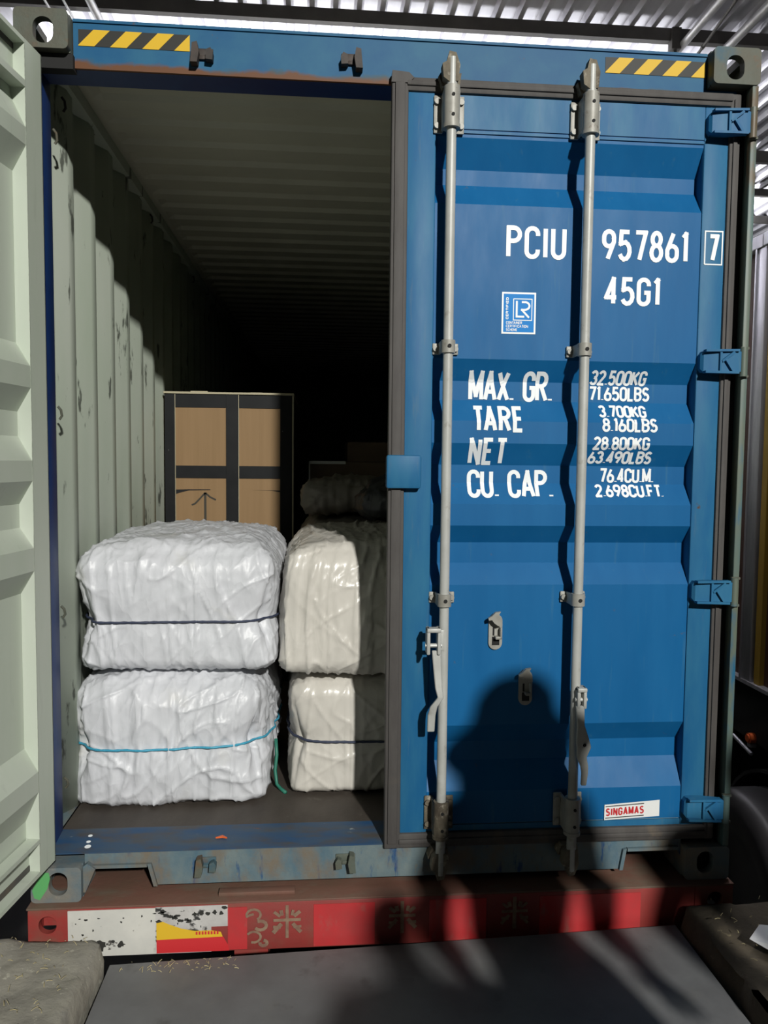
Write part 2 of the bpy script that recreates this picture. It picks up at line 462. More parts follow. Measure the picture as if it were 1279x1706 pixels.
# ------------------------------------------------------------------ dock edge
def rough_block(name, x0, x1, y0, y1, z0, z1, m, seed, rad, label, nx=70, ny=60, nz_=10, amp=.012):
    bm = new()
    def surf(p, n):
        q = Vector(p)
        c = Vector((min(max(q.x, x0+rad), x1-rad), min(max(q.y, y0+rad), y1-rad), min(max(q.z, z0+rad), z1-rad)))
        d = q - c
        if d.length > 1e-9: q = c + d.normalized()*rad
        s = Vector((seed*7.3, seed*3.1, 0))
        a = noise.fractal(q*3.0+s, 1.0, 2.0, 4)*amp*1.6 + noise.fractal(q*16+s, 1.0, 2.0, 3)*amp*.5
        return q + n*a
    def grid(o, du, dv, nu, nv, n):
        V = [[bm.verts.new(surf(o + du*(i/nu) + dv*(j/nv), n)) for j in range(nv+1)] for i in range(nu+1)]
        for i in range(nu):
            for j in range(nv): bm.faces.new((V[i][j], V[i+1][j], V[i+1][j+1], V[i][j+1]))
    X, Y, Z = Vector((x1-x0, 0, 0)), Vector((0, y1-y0, 0)), Vector((0, 0, z1-z0))
    o = Vector((x0, y0, z0))
    up = Vector((0, 0, 1)); 
    grid(o+Z, X, Y, nx, ny, up)
    grid(o, X, Z, nx, nz_, Vector((0,-1,0))+up*.0)
    grid(o+Y, X, Z, nx, nz_, Vector((0,1,0)))
    grid(o, Y, Z, ny, nz_, Vector((-1,0,0)))
    grid(o+X, Y, Z, ny, nz_, Vector((1,0,0)))
    bmesh.ops.remove_doubles(bm, verts=bm.verts, dist=.012)
    return obj(name, bm, m, kind='structure', smooth='all', label=label)

rough_block('kerb', -2.2, .262, -3.6, -.05, -1.45, -.075, CONC, 1, .05, 'pale dusty concrete dock edge at the lower left corner', 120, 150, 16)
rough_block('kerb', 2.235, 5.2, -3.6, -.045, -1.45, -.045, CONCD, 2, .045, 'dark brown dock edge at the lower right corner', 120, 150, 16, .014)

def dock_plate():
    t = empty('dock_plate', (1.22, -1.8, -.16), 'smooth grey steel dock plate on the ground below the red beam', 'dock plate')
    bm = new()
    a = [(.275, -.075, -.178), (2.215, -.062, -.128), (2.215, -3.6, -.128), (.275, -3.6, -.165)]
    T = [bm.verts.new(p) for p in a]; B = [bm.verts.new((p[0], p[1], p[2]-.016)) for p in a]
    bm.faces.new(T); bm.faces.new(B[::-1])
    for i in range(4): bm.faces.new((T[i], B[i], B[(i+1) % 4], T[(i+1) % 4]))
    obj('deck', bm, STEELP, t)
    bm = new()
    for x in (.5, 1.22, 1.95): box(bm, x-.03, x+.03, -3.5, -.35, -1.45, -.20)
    obj('support_rib', bm, PURLIN, t)
dock_plate()

def litter():
    rnd = random.Random(4)
    bm = new()
    for i in range(420):
        if i < 230: x, y, z = rnd.uniform(-.25, .22), rnd.uniform(-.9, -.08), -.062
        elif i < 370: x, y, z = rnd.uniform(2.28, 3.0), rnd.uniform(-.75, -.07), -.028
        else: x, y, z = rnd.uniform(.32, .7), rnd.uniform(-.14, -.08), -.166
        a = rnd.uniform(0, 6.28); l = rnd.uniform(.003, .011)
        d = Vector((math.cos(a)*l, math.sin(a)*l, rnd.uniform(-.003, .004)))
        p = Vector((x, y, z))
        tube(bm, [p-d, p+Vector((0,0,.002)), p+d], rnd.uniform(.0006, .0014), 4)
    obj('litter', bm, STRAW, kind='stuff', label='scattered straw bits on the dock edges', cat='straw')
    bm = new()
    P = [(2.335, -.32), (2.40, -.265), (2.50, -.25), (2.52, -.36), (2.44, -.41), (2.385, -.385)]
    T = [bm.verts.new((x, y, -.018+.012*math.sin(i*2.1))) for i, (x, y) in enumerate(P)]
    B = [bm.verts.new((v.co.x, v.co.y, v.co.z-.0015)) for v in T]
    bm.faces.new(T); bm.faces.new(B[::-1])
    for i in range(6): bm.faces.new((T[i], B[i], B[(i+1) % 6], T[(i+1) % 6]))
    obj('paper_scrap', bm, PAPER, label='torn white paper scrap on the dark dock edge, lower right', cat='paper')
    bm = new()
    prism(bm, [(.60, .085), (.622, .10), (.64, .082), (.622, .088)], 'z', .163, .168)
    obj('leaf_scrap', bm, ORANGE, label='small orange scrap on the blue container sill', cat='scrap')
litter()

# ------------------------------------------------------------------ stroke lettering
def A(cx, cy, rx, ry, a0, a1, n=9):
    return [(cx+rx*math.cos(R(a0+(a1-a0)*i/n)), cy+ry*math.sin(R(a0+(a1-a0)*i/n))) for i in range(n+1)]
Ce = [(1,.74)] + A(.5,.80,.5,.20,0,180) + A(.5,.20,.5,.20,180,360) + [(1,.26)]
O_ = A(.5,.78,.5,.22,0,180) + A(.5,.22,.5,.22,180,360) + [(1,.78)]
Pb = [(0,0),(0,1)] + A(.45,.77,.55,.23,90,-90) + [(0,.54)]
NINE = A(.5,.78,.5,.22,0,180) + A(.5,.66,.5,.22,180,340) 
GL = {
 'C': (1, [Ce]), 'G': (1, [Ce[:-1] + [(1,.47),(.55,.47)]]), 'U': (1, [[(0,1)] + A(.5,.22,.5,.22,180,360) + [(1,1)]]),
 '0': (1, [O_]), 'O': (1, [O_]), 'D': (1, [[(0,0),(0,1)] + A(.4,.75,.6,.25,90,0) + A(.4,.25,.6,.25,0,-90) + [(0,0)]]),
 'P': (1, [Pb]), 'R': (1, [Pb, [(.45,.54),(1,0)]]), 'B': (1, [Pb, [(.4,.54)] + A(.45,.27,.55,.27,90,-90) + [(0,0)]]),
 'I': (.12, [[(.5,0),(.5,1)]]), '1': (.4, [[(0,.86),(.72,1),(.72,0)]]),
 '9': (1, [A(.5,.79,.5,.21,-20,180) + A(.5,.66,.5,.20,180,345), [(1,.80),(1,.62),(.40,0)]]),
 '6': (1, [A(.5,.21,.5,.21,160,360) + A(.5,.34,.5,.20,0,165), [(0,.20),(0,.38),(.60,1)]]),
 '5': (1, [[(.95,1),(.14,1),(.08,.56)] + A(.48,.31,.52,.31,110,-155)]),
 '7': (1, [[(0,1),(1,1),(.72,.55),(.40,0)]]),
 '8': (1, [A(.5,.765,.42,.235,0,360,16), A(.5,.27,.5,.27,0,360,16)]),
 '4': (1, [[(1,.25),(0,.25),(.70,1),(.70,0)]]),
 '3': (1, [A(.48,.76,.46,.24,160,-90), A(.46,.27,.52,.26,90,-160)]),
 '2': (1, [A(.5,.74,.48,.26,165,-25) + [(0,0),(1,0)]]),
 'M': (1.25, [[(0,0),(0,1),(.5,.15),(1,1),(1,0)]]), 'A': (1.1, [[(0,0),(.5,1),(1,0)], [(.19,.30),(.81,.30)]]),
 'X': (1, [[(0,0),(1,1)], [(0,1),(1,0)]]), 'T': (1, [[(0,1),(1,1)], [(.5,1),(.5,0)]]),
 'E': (.85, [[(1,1),(0,1),(0,0),(1,0)], [(0,.52),(.85,.52)]]), 'F': (.85, [[(1,1),(0,1),(0,0)], [(0,.52),(.85,.52)]]),
 'N': (1, [[(0,0),(0,1),(1,0),(1,1)]]), 'K': (1, [[(0,0),(0,1)], [(1,1),(0,.42)], [(.28,.58),(1,0)]]),
 'L': (.8, [[(0,1),(0,0),(1,0)]]), 'S': (1, [A(.5,.76,.46,.24,25,270) + A(.5,.26,.5,.26,90,-155)]),
 'H': (1, [[(0,0),(0,1)], [(1,0),(1,1)], [(0,.5),(1,.5)]]),
 '.': (.10, [[(.5,0),(.5,.06)]]), ' ': (.55, []),
}
def ribbon(bm, pts, th, put, step=.008, closed=False):
    P = [Vector((p[0], p[1])) for p in pts]
    run, runs = [P[0]], []
    for i in range(1, len(P)):
        run.append(P[i])
        if i < len(P)-1:
            a, b = P[i]-P[i-1], P[i+1]-P[i]
            if a.length > 1e-7 and b.length > 1e-7 and a.angle(b) > R(42):
                runs.append(run); run = [P[i]]
    runs.append(run)
    if len(runs) > 1:
        base = STK[0]
        for k, q in enumerate(runs):
            q = [v.copy() for v in q]
            sharp0 = k > 0; sharp1 = k < len(runs)-1
            if sharp0: q[0] -= (q[1]-q[0]).normalized()*th*.42
            if sharp1: q[-1] += (q[-1]-q[-2]).normalized()*th*.42
            STK[0] = base + k*.5
            ribbon1(bm, q, th, put, step)
        STK[0] = base
    else: ribbon1(bm, P, th, put, step)

STK = [0]
def ribbon1(bm, P, th, put, step=.008):
    Q = [P[0]]
    for a, b in zip(P, P[1:]):
        n = max(1, int((b-a).length/step))
        for i in range(1, n+1): Q.append(a.lerp(b, i/n))
    cl = (Q[0]-Q[-1]).length < 1e-6
    if cl: Q = Q[:-1]
    n = len(Q); L, Rr = [], []
    for i in range(n):
        if cl: d0 = Q[i]-Q[i-1]; d1 = Q[(i+1) % n]-Q[i]
        else: d0 = Q[i]-Q[i-1] if i else Q[1]-Q[0]; d1 = Q[i+1]-Q[i] if i < n-1 else d0
        d0 = d0.normalized(); d1 = d1.normalized()
        t = (d0+d1)
        if t.length < 1e-6: t = d1
        t.normalize()
        nn = Vector((-t.y, t.x))
        k = max(.5, nn.dot(Vector((-d1.y, d1.x))))
        o = nn*(th/2/k)
        L.append(bm.verts.new(put(Q[i]+o))); Rr.append(bm.verts.new(put(Q[i]-o)))
    for i in range(n if cl else n-1):
        j = (i+1) % n
        bm.faces.new((L[i], L[j], Rr[j], Rr[i]))

def text(bm, s, x0, x1, z0, z1, th, put, gap=.34):
    """s drawn between x0..x1 and z0..z1 (outer edges of the strokes)"""
    tot = sum(GL[c][0] for c in s) + gap*(len(s)-1) - gap*.55*s[:-1].count('T')
    n = len(s)
    sw = (x1-x0-th)/tot
    # gaps also have to hold the stroke width
    x = x0+th/2
    for c in s:
        w_, strokes = GL[c]
        for si, st in enumerate(strokes):
            STK[0] = si
            ribbon(bm, [(x+p[0]*w_*sw, z0+th/2+p[1]*(z1-z0-th)) for p in st], th, put, step=max(.002, (z1-z0)*.09))
        k = gap*(.45 if c == 'T' else 1)
        x += (w_+k)*sw

# ------------------------------------------------------------------ container
K = empty('shipping_container', (1.219, 0, 0), 'blue steel shipping container with open left door, loaded with white bales', 'container')
DOOR_Z = [.333, .43, .497, .57, 1.068, 1.14, 1.212, 1.275, 1.349, 1.421, 1.484, 1.559, 1.635, 1.708, 1.774, 1.845, 2.359, 2.434, 2.486, 2.576]
YF, YP, YR = .030, .036, .080      # frame face, panel face, recess face
def prof_y(z):
    P = door_profile()
    for (ya, za), (yb, zb) in zip(P, P[1:]):
        if za <= z <= zb: return ya + (yb-ya)*(z-za)/(zb-za+1e-12)
    return YP
def door_profile(off=0):
    P = [(YP+off, .215)]
    z = DOOR_Z
    for i in range(0, len(z), 4):
        P += [(YP+off, z[i]), (YR+off, z[i+1]), (YR+off, z[i+2]), (YP+off, z[i+3])]
    P += [(YP+off, 2.604)]
    return P

def door(parent, right=True):
    LX0, LX1 = 1.187, 2.376
    if right: xf = None
    else:
        c8, s8 = math.cos(R(8)), math.sin(R(8))
        H = Vector((.085, -.012, 0))
        def xf(p):
            u = (2.389 - p.x) - .026
            d = p.y - .085
            return Vector((H.x - s8*u + c8*d, H.y - c8*u - s8*d, p.z))
    def part(name, bm, m, par, smooth=None, label=None): return obj(name, bm, m, par, smooth, label, xf=xf)
    # frame: the door's own mesh
    bm = new()
    box(bm, 1.240, 1.339, YF, .085, .188, 2.722, .006)
    box(bm, 2.265, 2.356, YF, .085, .188, 2.712, .006)
    box(bm, 1.339, 2.265, YF+.002, YF+.010, 2.602, 2.720)          # top plate
    box(bm, 1.339, 2.265, YF+.004, .085, 2.606, 2.622)
    box(bm, 1.339, 2.265, YF+.010, .041, 2.705, 2.720)
    box(bm, 1.339, 2.265, YP-.005, YP+.004, 2.588, 2.596)
    box(bm, 1.339, 2.265, YP-.002, YP+.004, .188, .212)
    D = part('door', bm, BLUEF, parent, 30, 'closed blue door leaf with white lettering' if right else 'open door leaf swung toward the viewer, pale green-grey inside')
    bm = new(); sheet_x(bm, door_profile(), 1.334, 2.270, .002)
    part('door_panel', bm, BLUE, D, 20)
    # inside lining
    bm = new(); sheet_x(bm, door_profile(.0035), 1.320, 2.275, .002)
    z0, z1 = .155, 2.745
    box(bm, 2.2625, 2.362, .0853, .0868, z0, z1); box(bm, 1.213, 1.3415, .0853, .0868, z0, z1)
    box(bm, 2.358, 2.362, .045, .0868, z0, z1); box(bm, 1.213, 1.217, .045, .0868, z0, z1)
    pp = [(p[0]+.004, p[1]) for p in door_profile()]
    pp = [(pp[0][0], z0)] + pp + [(pp[-1][0], z1)]
    for xa, xb in ((2.2625, 2.2645), (1.3395, 1.3415)):
        for (ya, za), (yb, zb) in zip(pp, pp[1:]):
            v = [bm.verts.new((x, y, z)) for x in (xa, xb) for y, z in ((min(ya, .0845), za), (min(yb, .0845), zb), (.0868, zb), (.0868, za))]
            for f in ((0,1,2,3), (4,5,6,7), (0,1,5,4), (2,3,7,6)): bm.faces.new([v[i] for i in f])
    box(bm, 1.325, 2.268, .050, .0865, 2.732, z1); box(bm, 1.325, 2.268, .042, .0865, 2.604, 2.624)
    box(bm, 1.325, 2.268, .040, .050, 2.624, 2.732)
    box(bm, 1.325, 2.268, .040, .0865, z0, z0+.014); box(bm, 1.325, 2.268, .046, .0865, .262, .276); box(bm, 1.325, 2.268, .040, .050, z0+.014, .262)
    part('inner_lining', bm, INNER, D, 20, 'pale green-grey painted inner face')
    # gasket
    bm = new()
    g0, g1 = .020, .052
    for (a, b, c, d) in ((1.189, 1.245, .138, 2.758), (2.349, 2.387, .138, 2.755)):
        box(bm, a, b, g0, g1, c, d, .006)
        box(bm, a+.011, b-.012, g0-.006, g1, c+.02, d-.02, .003)
    box(bm, 1.225, 2.362, g0+.001, g1, 2.712, 2.757, .006); box(bm, 1.24, 2.355, g0-.005, g1, 2.728, 2.744, .003)
    box(bm, 1.225, 2.362, g0+.001, g1, .139, .191, .006); box(bm, 1.24, 2.355, g0-.005, g1, .155, .172, .003)
    if right:
        prism(bm, [(1.187, 2.735), (1.245, 2.735), (1.262, 2.752), (1.245, 2.768), (1.190, 2.772)], 'y', g0-.004, g1-.01)
    part('gasket', bm, RUBBER, D, 30, 'dark rubber door seal')
    # lock rods, brackets, guides
    for ri, rx in enumerate((1.380, 1.843)):
        Yr = -.030; rr = .0165
        bm = new()
        cyl(bm, (rx, Yr, .07), (rx, Yr, 2.795), rr, 20)
        # cam heads
        for zc, sg in ((2.760, 1), (.105, -1)):
            prism(bm, [(rx-.030, zc-.03*sg), (rx-.008, zc-.045*sg), (rx+.018, zc-.04*sg), (rx+.024, zc+.01*sg), (rx+.010, zc+.048*sg), (rx-.012, zc+.052*sg), (rx-.020, zc+.020*sg), (rx-.034, zc+.012*sg)], 'y', Yr-.014, Yr+.022, 1)
            prism(bm, [(rx-.040, zc-.01*sg), (rx-.028, zc-.045*sg), (rx+.028, zc-.045*sg), (rx+.034, zc+.0*sg)], 'y', Yr+.02, .05, 1)
        cyl(bm, (rx, Yr, 2.575), (rx, Yr, 2.592), rr*1.45, 20); cyl(bm, (rx, Yr, .325), (rx, Yr, .310), rr*1.45, 20)
        part('lock_rod', bm, [GALV, MUDDY], D, 40)
        for top in (True, False):
            za, zb = (2.580, 2.702) if top else (.205, .325)
            bm = new()
            for s in (-1, 1):
                plate = box(bm, rx+s*.036-.015, rx+s*.036+.015, YF-.008, YF, za, zb, .003)
                for zz in (za+.022, zb-.022):
                    cyl(bm, (rx+s*.040, YF-.017, zz), (rx+s*.040, YF-.006, zz), .0095, 12)
                box(bm, rx+s*.023-.004, rx+s*.023+.004, Yr, YF-.002, za+.005, zb-.005)
            # half-round sleeve
            ring = []
            for z in (za-.004, zb+.004):
                ring.append([Vector((rx+.0265*math.cos(R(a)), Yr+.0265*math.sin(R(a)), z)) for a in range(0, 360, 18)])
            ring_loft(bm, ring)
            for zz in (za+.03, zb-.03): cyl(bm, (rx+.001, Yr-.0285, zz), (rx+.001, Yr-.02, zz), .0055, 10, mi=1)
            tube(bm, [(rx, Yr, za-.006), (rx, Yr, za+.006)], .029, 20)
            part('rod_bracket', bm, [(MUDDY if (ri == 0 and not top) else BRKT), BLACK], D, 35)
        for zg in ((1.874, 1.027) if right else (1.874, 1.027)):
            bm = new()
            for s in (-1, 1):
                box(bm, rx+s*.032-.012, rx+s*.032+.012, YF-.004, YP, zg-.019, zg+.019, .003)
                cyl(bm, (rx+s*.034, YF-.013, zg), (rx+s*.034, YF-.002, zg), .009, 12)
            ring = [[Vector((rx+.0235*math.cos(R(a)), Yr+.0235*math.sin(R(a)), z)) for a in range(0, 360, 18)] for z in (zg-.021, zg+.021)]
            ring_loft(bm, ring)
            for s in (-1, 1): box(bm, rx+s*.021-.003, rx+s*.021+.003, Yr, YF, zg-.019, zg+.019)
            cyl(bm, (rx+.001, Yr-.0255, zg), (rx+.001, Yr-.016, zg), .0065, 10, mi=1)
            part('rod_guide', bm, [BRKT, BLACK], D, 35)
        # handle: forked hub on the rod and a cranked flat bar hanging down
        if ri == 0:
            hub = (1.318, 1.366, .848, .938)
            bar = [(1.352, -.052, .860, .030), (1.356, -.058, .79, .026), (1.360, -.066, .735, .024), (1.366, -.072, .705, .020), (1.344, -.066, .672, .024), (1.338, -.058, .64, .026), (1.337, -.052, .582, .024)]
        else:
            hub = (1.838, 1.872, .655, .728)
            bar = [(1.850, -.060, .665, .030), (1.852, -.066, .60, .026), (1.858, -.072, .55, .046), (1.862, -.074, .525, .050), (1.856, -.072, .49, .034), (1.868, -.068, .455, .026), (1.872, -.062, .43, .022), (1.870, -.058, .385, .018)]
        bm = new()
        hx0, hx1, hz0, hz1 = hub
        box(bm, hx0, hx0+.012, Yr-.038, Yr+.006, hz0, hz1, .004)
        box(bm, hx1-.012, hx1, Yr-.038, Yr+.006, hz0, hz1, .004)
        box(bm, hx0, hx1, Yr-.042, Yr-.004, hz1-.014, hz1, .004)
        box(bm, hx1-.010, rx, Yr-.018, Yr+.010, hz0+.01, hz1-.01, .003)
        cyl(bm, (hx0-.004, Yr-.024, hz0+.03), (hx1+.004, Yr-.024, hz0+.03), .007, 10)
        part('handle_hub', bm, GALV, D, 35)
        bm = new()
        rings = [[Vector((x-w_/2, y-.006, z)), Vector((x+w_/2, y-.006, z)), Vector((x+w_/2, y+.006, z)), Vector((x-w_/2, y+.006, z))] for x, y, z, w_ in bar]
        ring_loft(bm, rings)
        if ri == 1: cyl(bm, (1.862, -.0825, .535), (1.862, -.078, .535), .009, 10, mi=1)
        bmesh.ops.bevel(bm, geom=[e for e in bm.edges], offset=.0025, segments=1, affect='EDGES')
        part('lock_handle', bm, [GALV, BLACK], D, 30)
    # latch plates holding the handles
    for lx, lz in ((1.572, .905), (1.683, .705)):
        bm = new()
        pl = [(lx+.024*math.cos(R(a)), lz+.038+.024*math.sin(R(a))) for a in range(0, 181, 20)] + [(lx+.024*math.cos(R(a)), lz-.040+.024*math.sin(R(a))) for a in range(180, 361, 20)]
        prism(bm, pl, 'y', YP-.007, YP+.001)
        box(bm, lx-.012, lx+.014, YP-.0085, YP-.006, lz-.048, lz-.018, mi=1)
        box(bm, lx-.004, lx+.018, YP-.030, YP-.006, lz-.024, lz-.014, .002)
        box(bm, lx+.012, lx+.017, YP-.030, YP-.006, lz-.024, lz+.016, .002)
        box(bm, lx-.010, lx-.004, YP-.0085, YP-.006, lz-.014, lz+.014, mi=1)
        cyl(bm, (lx+.004, YP-.022, lz+.036), (lx+.004, YP, lz+.036), .012, 14)
        part('latch_plate', bm, [BRKT, BLACK], D, 35)
        bm = new()
        hook = [(lx+.018, lz+.028), (lx+.016, lz+.048), (lx+.004, lz+.062), (lx+.012, lz+.074), (lx-.006, lz+.072), (lx-.018, lz+.060), (lx-.018, lz+.044), (lx-.010, lz+.034), (lx+.004, lz+.024)]
        prism(bm, hook, 'y', YP-.034, YP-.020)
        prism(bm, [(lx-.018, lz+.060), (lx-.018, lz+.046), (lx-.030, lz+.044), (lx-.032, lz+.052)], 'y', YP-.036, YP-.024)
        part('latch_catch', bm, BRKT, D, 35)
    # hinges
    for hz in (2.648, 1.848, 1.047, .262):
        bm = new()
        h = .040
        rings = []
        for x, y0, y1, hh in ((2.268, .012, .034, .024), (2.276, .002, .034, .036), (2.330, -.008, .020, .040), (2.385, -.014, .010, .038), (2.402, -.014, .006, .034)):
            rings.append([Vector((x, y0, hz-hh)), Vector((x, y0, hz+hh)), Vector((x, y1, hz+hh)), Vector((x, y1, hz-hh))])
        ring_loft(bm, rings)
        # raised K-shaped ribs
        def rib(xa, za, xb, zb):
            d = Vector((xb-xa, 0, zb-za)); n = Vector((-d.z, 0, d.x)).normalized()*.004
            ya = -.006 - .09*(xa-2.33) if xa > 2.33 else -.004
            yb = -.006 - .09*(xb-2.33) if xb > 2.33 else -.004
            a, b = Vector((xa, ya, hz+za)), Vector((xb, yb, hz+zb))
            ring_loft(bm, [[a-n+Vector((0,-.012,0)), a+n+Vector((0,-.012,0)), a+n+Vector((0,.01,0)), a-n+Vector((0,.01,0))],
                           [b-n+Vector((0,-.012,0)), b+n+Vector((0,-.012,0)), b+n+Vector((0,.01,0)), b-n+Vector((0,.01,0))]])
        rib(2.330, -.034, 2.330, .034); rib(2.334, .0, 2.375, .032); rib(2.346, .008, 2.372, -.032)
        rib(2.276, .036, 2.392, .038); rib(2.276, -.036, 2.392, -.038)
        part('hinge', bm, BLUEF, D, 25)
        bm = new()
        cyl(bm, (2.414, -.006, hz-.050), (2.414, -.006, hz+.050), .013, 14)
        part('hinge_pin', bm, POST, D, 40)
    if not right:
        for (x, z) in ((1.9, 1.02), (1.95, .78), (1.95, .68), (1.9, .15)):
            pass
        return D
    # overlap plate on the meeting edge
    bm = new()
    box(bm, 1.182, 1.300, -.004, .030, 1.402, 1.515, .008)
    obj('overlap_plate', bm, BLUEF, D, 30)
    # lettering follows the panel's folds
    def put(v):
        y = YF if v.x > 2.265 else min(prof_y(v.y), YR)
        return Vector((v.x, y-.0015-.0003*STK[0], v.y))
    lines = [("PCIU",1.584,1.792,2.184,2.294,.0150), ("957861",1.916,2.225,2.186,2.293,.0150), ("7",2.290,2.330,2.192,2.287,.0145), ("45G1",1.929,2.130,2.036,2.134,.0150),
             ("MAX. GR.",1.471,1.769,1.705,1.809,.0140), ("TARE",1.479,1.660,1.597,1.689,.0140), ("NET",1.471,1.607,1.484,1.578,.0140), ("CU. CAP.",1.471,1.775,1.370,1.468,.0140),
             ("32.500KG",1.900,2.103,1.765,1.818,.0085), ("71.650LBS",1.899,2.120,1.711,1.765,.0085), ("3.700KG",1.929,2.101,1.651,1.699,.0085), ("8.160LBS",1.936,2.135,1.601,1.653,.0085),
             ("28.800KG",1.906,2.109,1.538,1.588,.0085), ("63.490LBS",1.897,2.128,1.490,1.538,.0085), ("76.4CU.M.",1.946,2.145,1.423,1.478,.0085), ("2.698CU.FT.",1.926,2.175,1.373,1.421,.0085)]
    labs = ['white four-letter owner code', 'white six-digit serial number', 'white boxed check digit', 'white size and type code', 'white words for maximum gross weight', 'white word for tare', 'white word for net', 'white words for cubic capacity',
            'white gross weight in kilograms', 'white gross weight in pounds', 'white tare weight in kilograms', 'white tare weight in pounds', 'white net weight in kilograms', 'white net weight in pounds', 'white capacity in cubic metres', 'white capacity in cubic feet']
    for (s, a, b, c, d, th), lb in zip(lines, labs):
        bm = new()
        if th < .01: c, d = c+.002, d-.001
        text(bm, s, a, b, c, d, th, put, gap=.62 if th > .01 and len(s) < 7 else .45)
        if s == '7':
            ribbon(bm, [(2.279, 2.184), (2.341, 2.184), (2.341, 2.296), (2.279, 2.296), (2.279, 2.184)], .0045, put)
        obj('lettering', bm, WHITE, D, None, lb)
    # certification sticker
    y = YP-.0015
    sx0, sx1, sz0, sz1 = 1.573, 1.691, 1.932, 2.072
    bm = new(); box(bm, sx0, sx1, y, YP+.0005, sz0, sz1, mi=0); box(bm, sx0+.006, sx1-.006, y-.0006, y, sz0+.006, sz1-.006, mi=1)
    W_, H_ = sx1-sx0, sz1-sz0
    def sp(v): return Vector((v.x, y-.0011-.0002*STK[0], v.y))
    def at(u, v_): return (sx0+W_*u, sz0+H_*(1-v_))
    bmt = new()
    q = [at(.34,.16), at(.88,.16), at(.88,.67), at(.34,.67), at(.34,.16)]
    ribbon(bmt, q, .0028, sp)
    ribbon(bmt, [at(.435,.21), at(.435,.585), at(.66,.585)], .0066, sp)
    R_arc = [at(.58,.235), at(.66,.235)] + [(at(.66,.325)[0]+.0175*math.cos(R(a)), at(.66,.325)[1]+.0133*math.sin(R(a))) for a in range(75, -91, -15)] + [at(.585,.42), at(.80,.605)]
    ribbon(bmt, R_arc, .0066, sp, step=.004)
    def spv(v): return Vector((sx0+.0185+(-(v.y)), y-.0011-.0002*STK[0], v.x))
    # vertical word reading upward
    text(bmt, 'CERTIFIED', at(0,.655)[1], at(0,.13)[1], -.0045, .0045, .0022, spv, gap=.5)
    for s, u1, va, vb in (('CONTAINER', .60, .70, .765), ('CERTIFICATION', .78, .785, .85), ('SCHEME', .46, .87, .935)):
        text(bmt, s, at(.13,0)[0], at(u1,0)[0], at(0,vb)[1], at(0,va)[1], .0015, sp, gap=.5)
    for f in bmt.faces: f.material_index = 0
    me = bpy.data.meshes.new('t'); bmt.to_mesh(me); bmt.free(); bm.from_mesh(me)
    obj('sticker', bm, [STK_WHITE, STK_BLUE], D, None, 'blue certification sticker with white border')
    # maker's sticker
    bm = new()
    x0, x1, zl0, zl1, zr0, zr1 = 1.983, 2.187, .214, .271, .224, .284
    def lean(x, t): 
        f = (x-x0)/(x1-x0)
        lo, hi = zl0+(zr0-zl0)*f, zl1+(zr1-zl1)*f
        return lo+(hi-lo)*t
    def strip(xa, xb, ta, tb, yy, mi):
        v = [bm.verts.new((xa, yy, lean(xa, ta))), bm.verts.new((xb, yy, lean(xb, ta))), bm.verts.new((xb, yy, lean(xb, tb))), bm.verts.new((xa, yy, lean(xa, tb)))]
        f = bm.faces.new(v); f.material_index = mi
    strip(x0, x1, 0, 1, YP-.0035, 0)
    strip(x0+.004, x0+.146, .10, .16, YP-.0042, 2); strip(x0+.004, x0+.146, .84, .90, YP-.0042, 2)
    bmt = new()
    text(bmt, 'SINGAMAS', x0+.005, x0+.146, 0, 1, .0085, lambda v: Vector((v.x, YP-.0044, lean(v.x, .24+.52*v.y))), gap=.55)
    bmt.free()
    def slp(v): return Vector((v.x, YP-.0044-.0002*STK[0], lean(v.x, 0)+v.y))
    n0 = len(bm.faces)
    text(bm, 'SINGAMAS', x0+.005, x0+.146, .0145, .0435, .0052, slp, gap=.72)
    bm.faces.ensure_lookup_table()
    for f in list(bm.faces)[n0:]: f.material_index = 1
    obj('sticker', bm, [STK_WHITE, STK_RED, BLK], D, None, "white maker's sticker with red word")
    return D

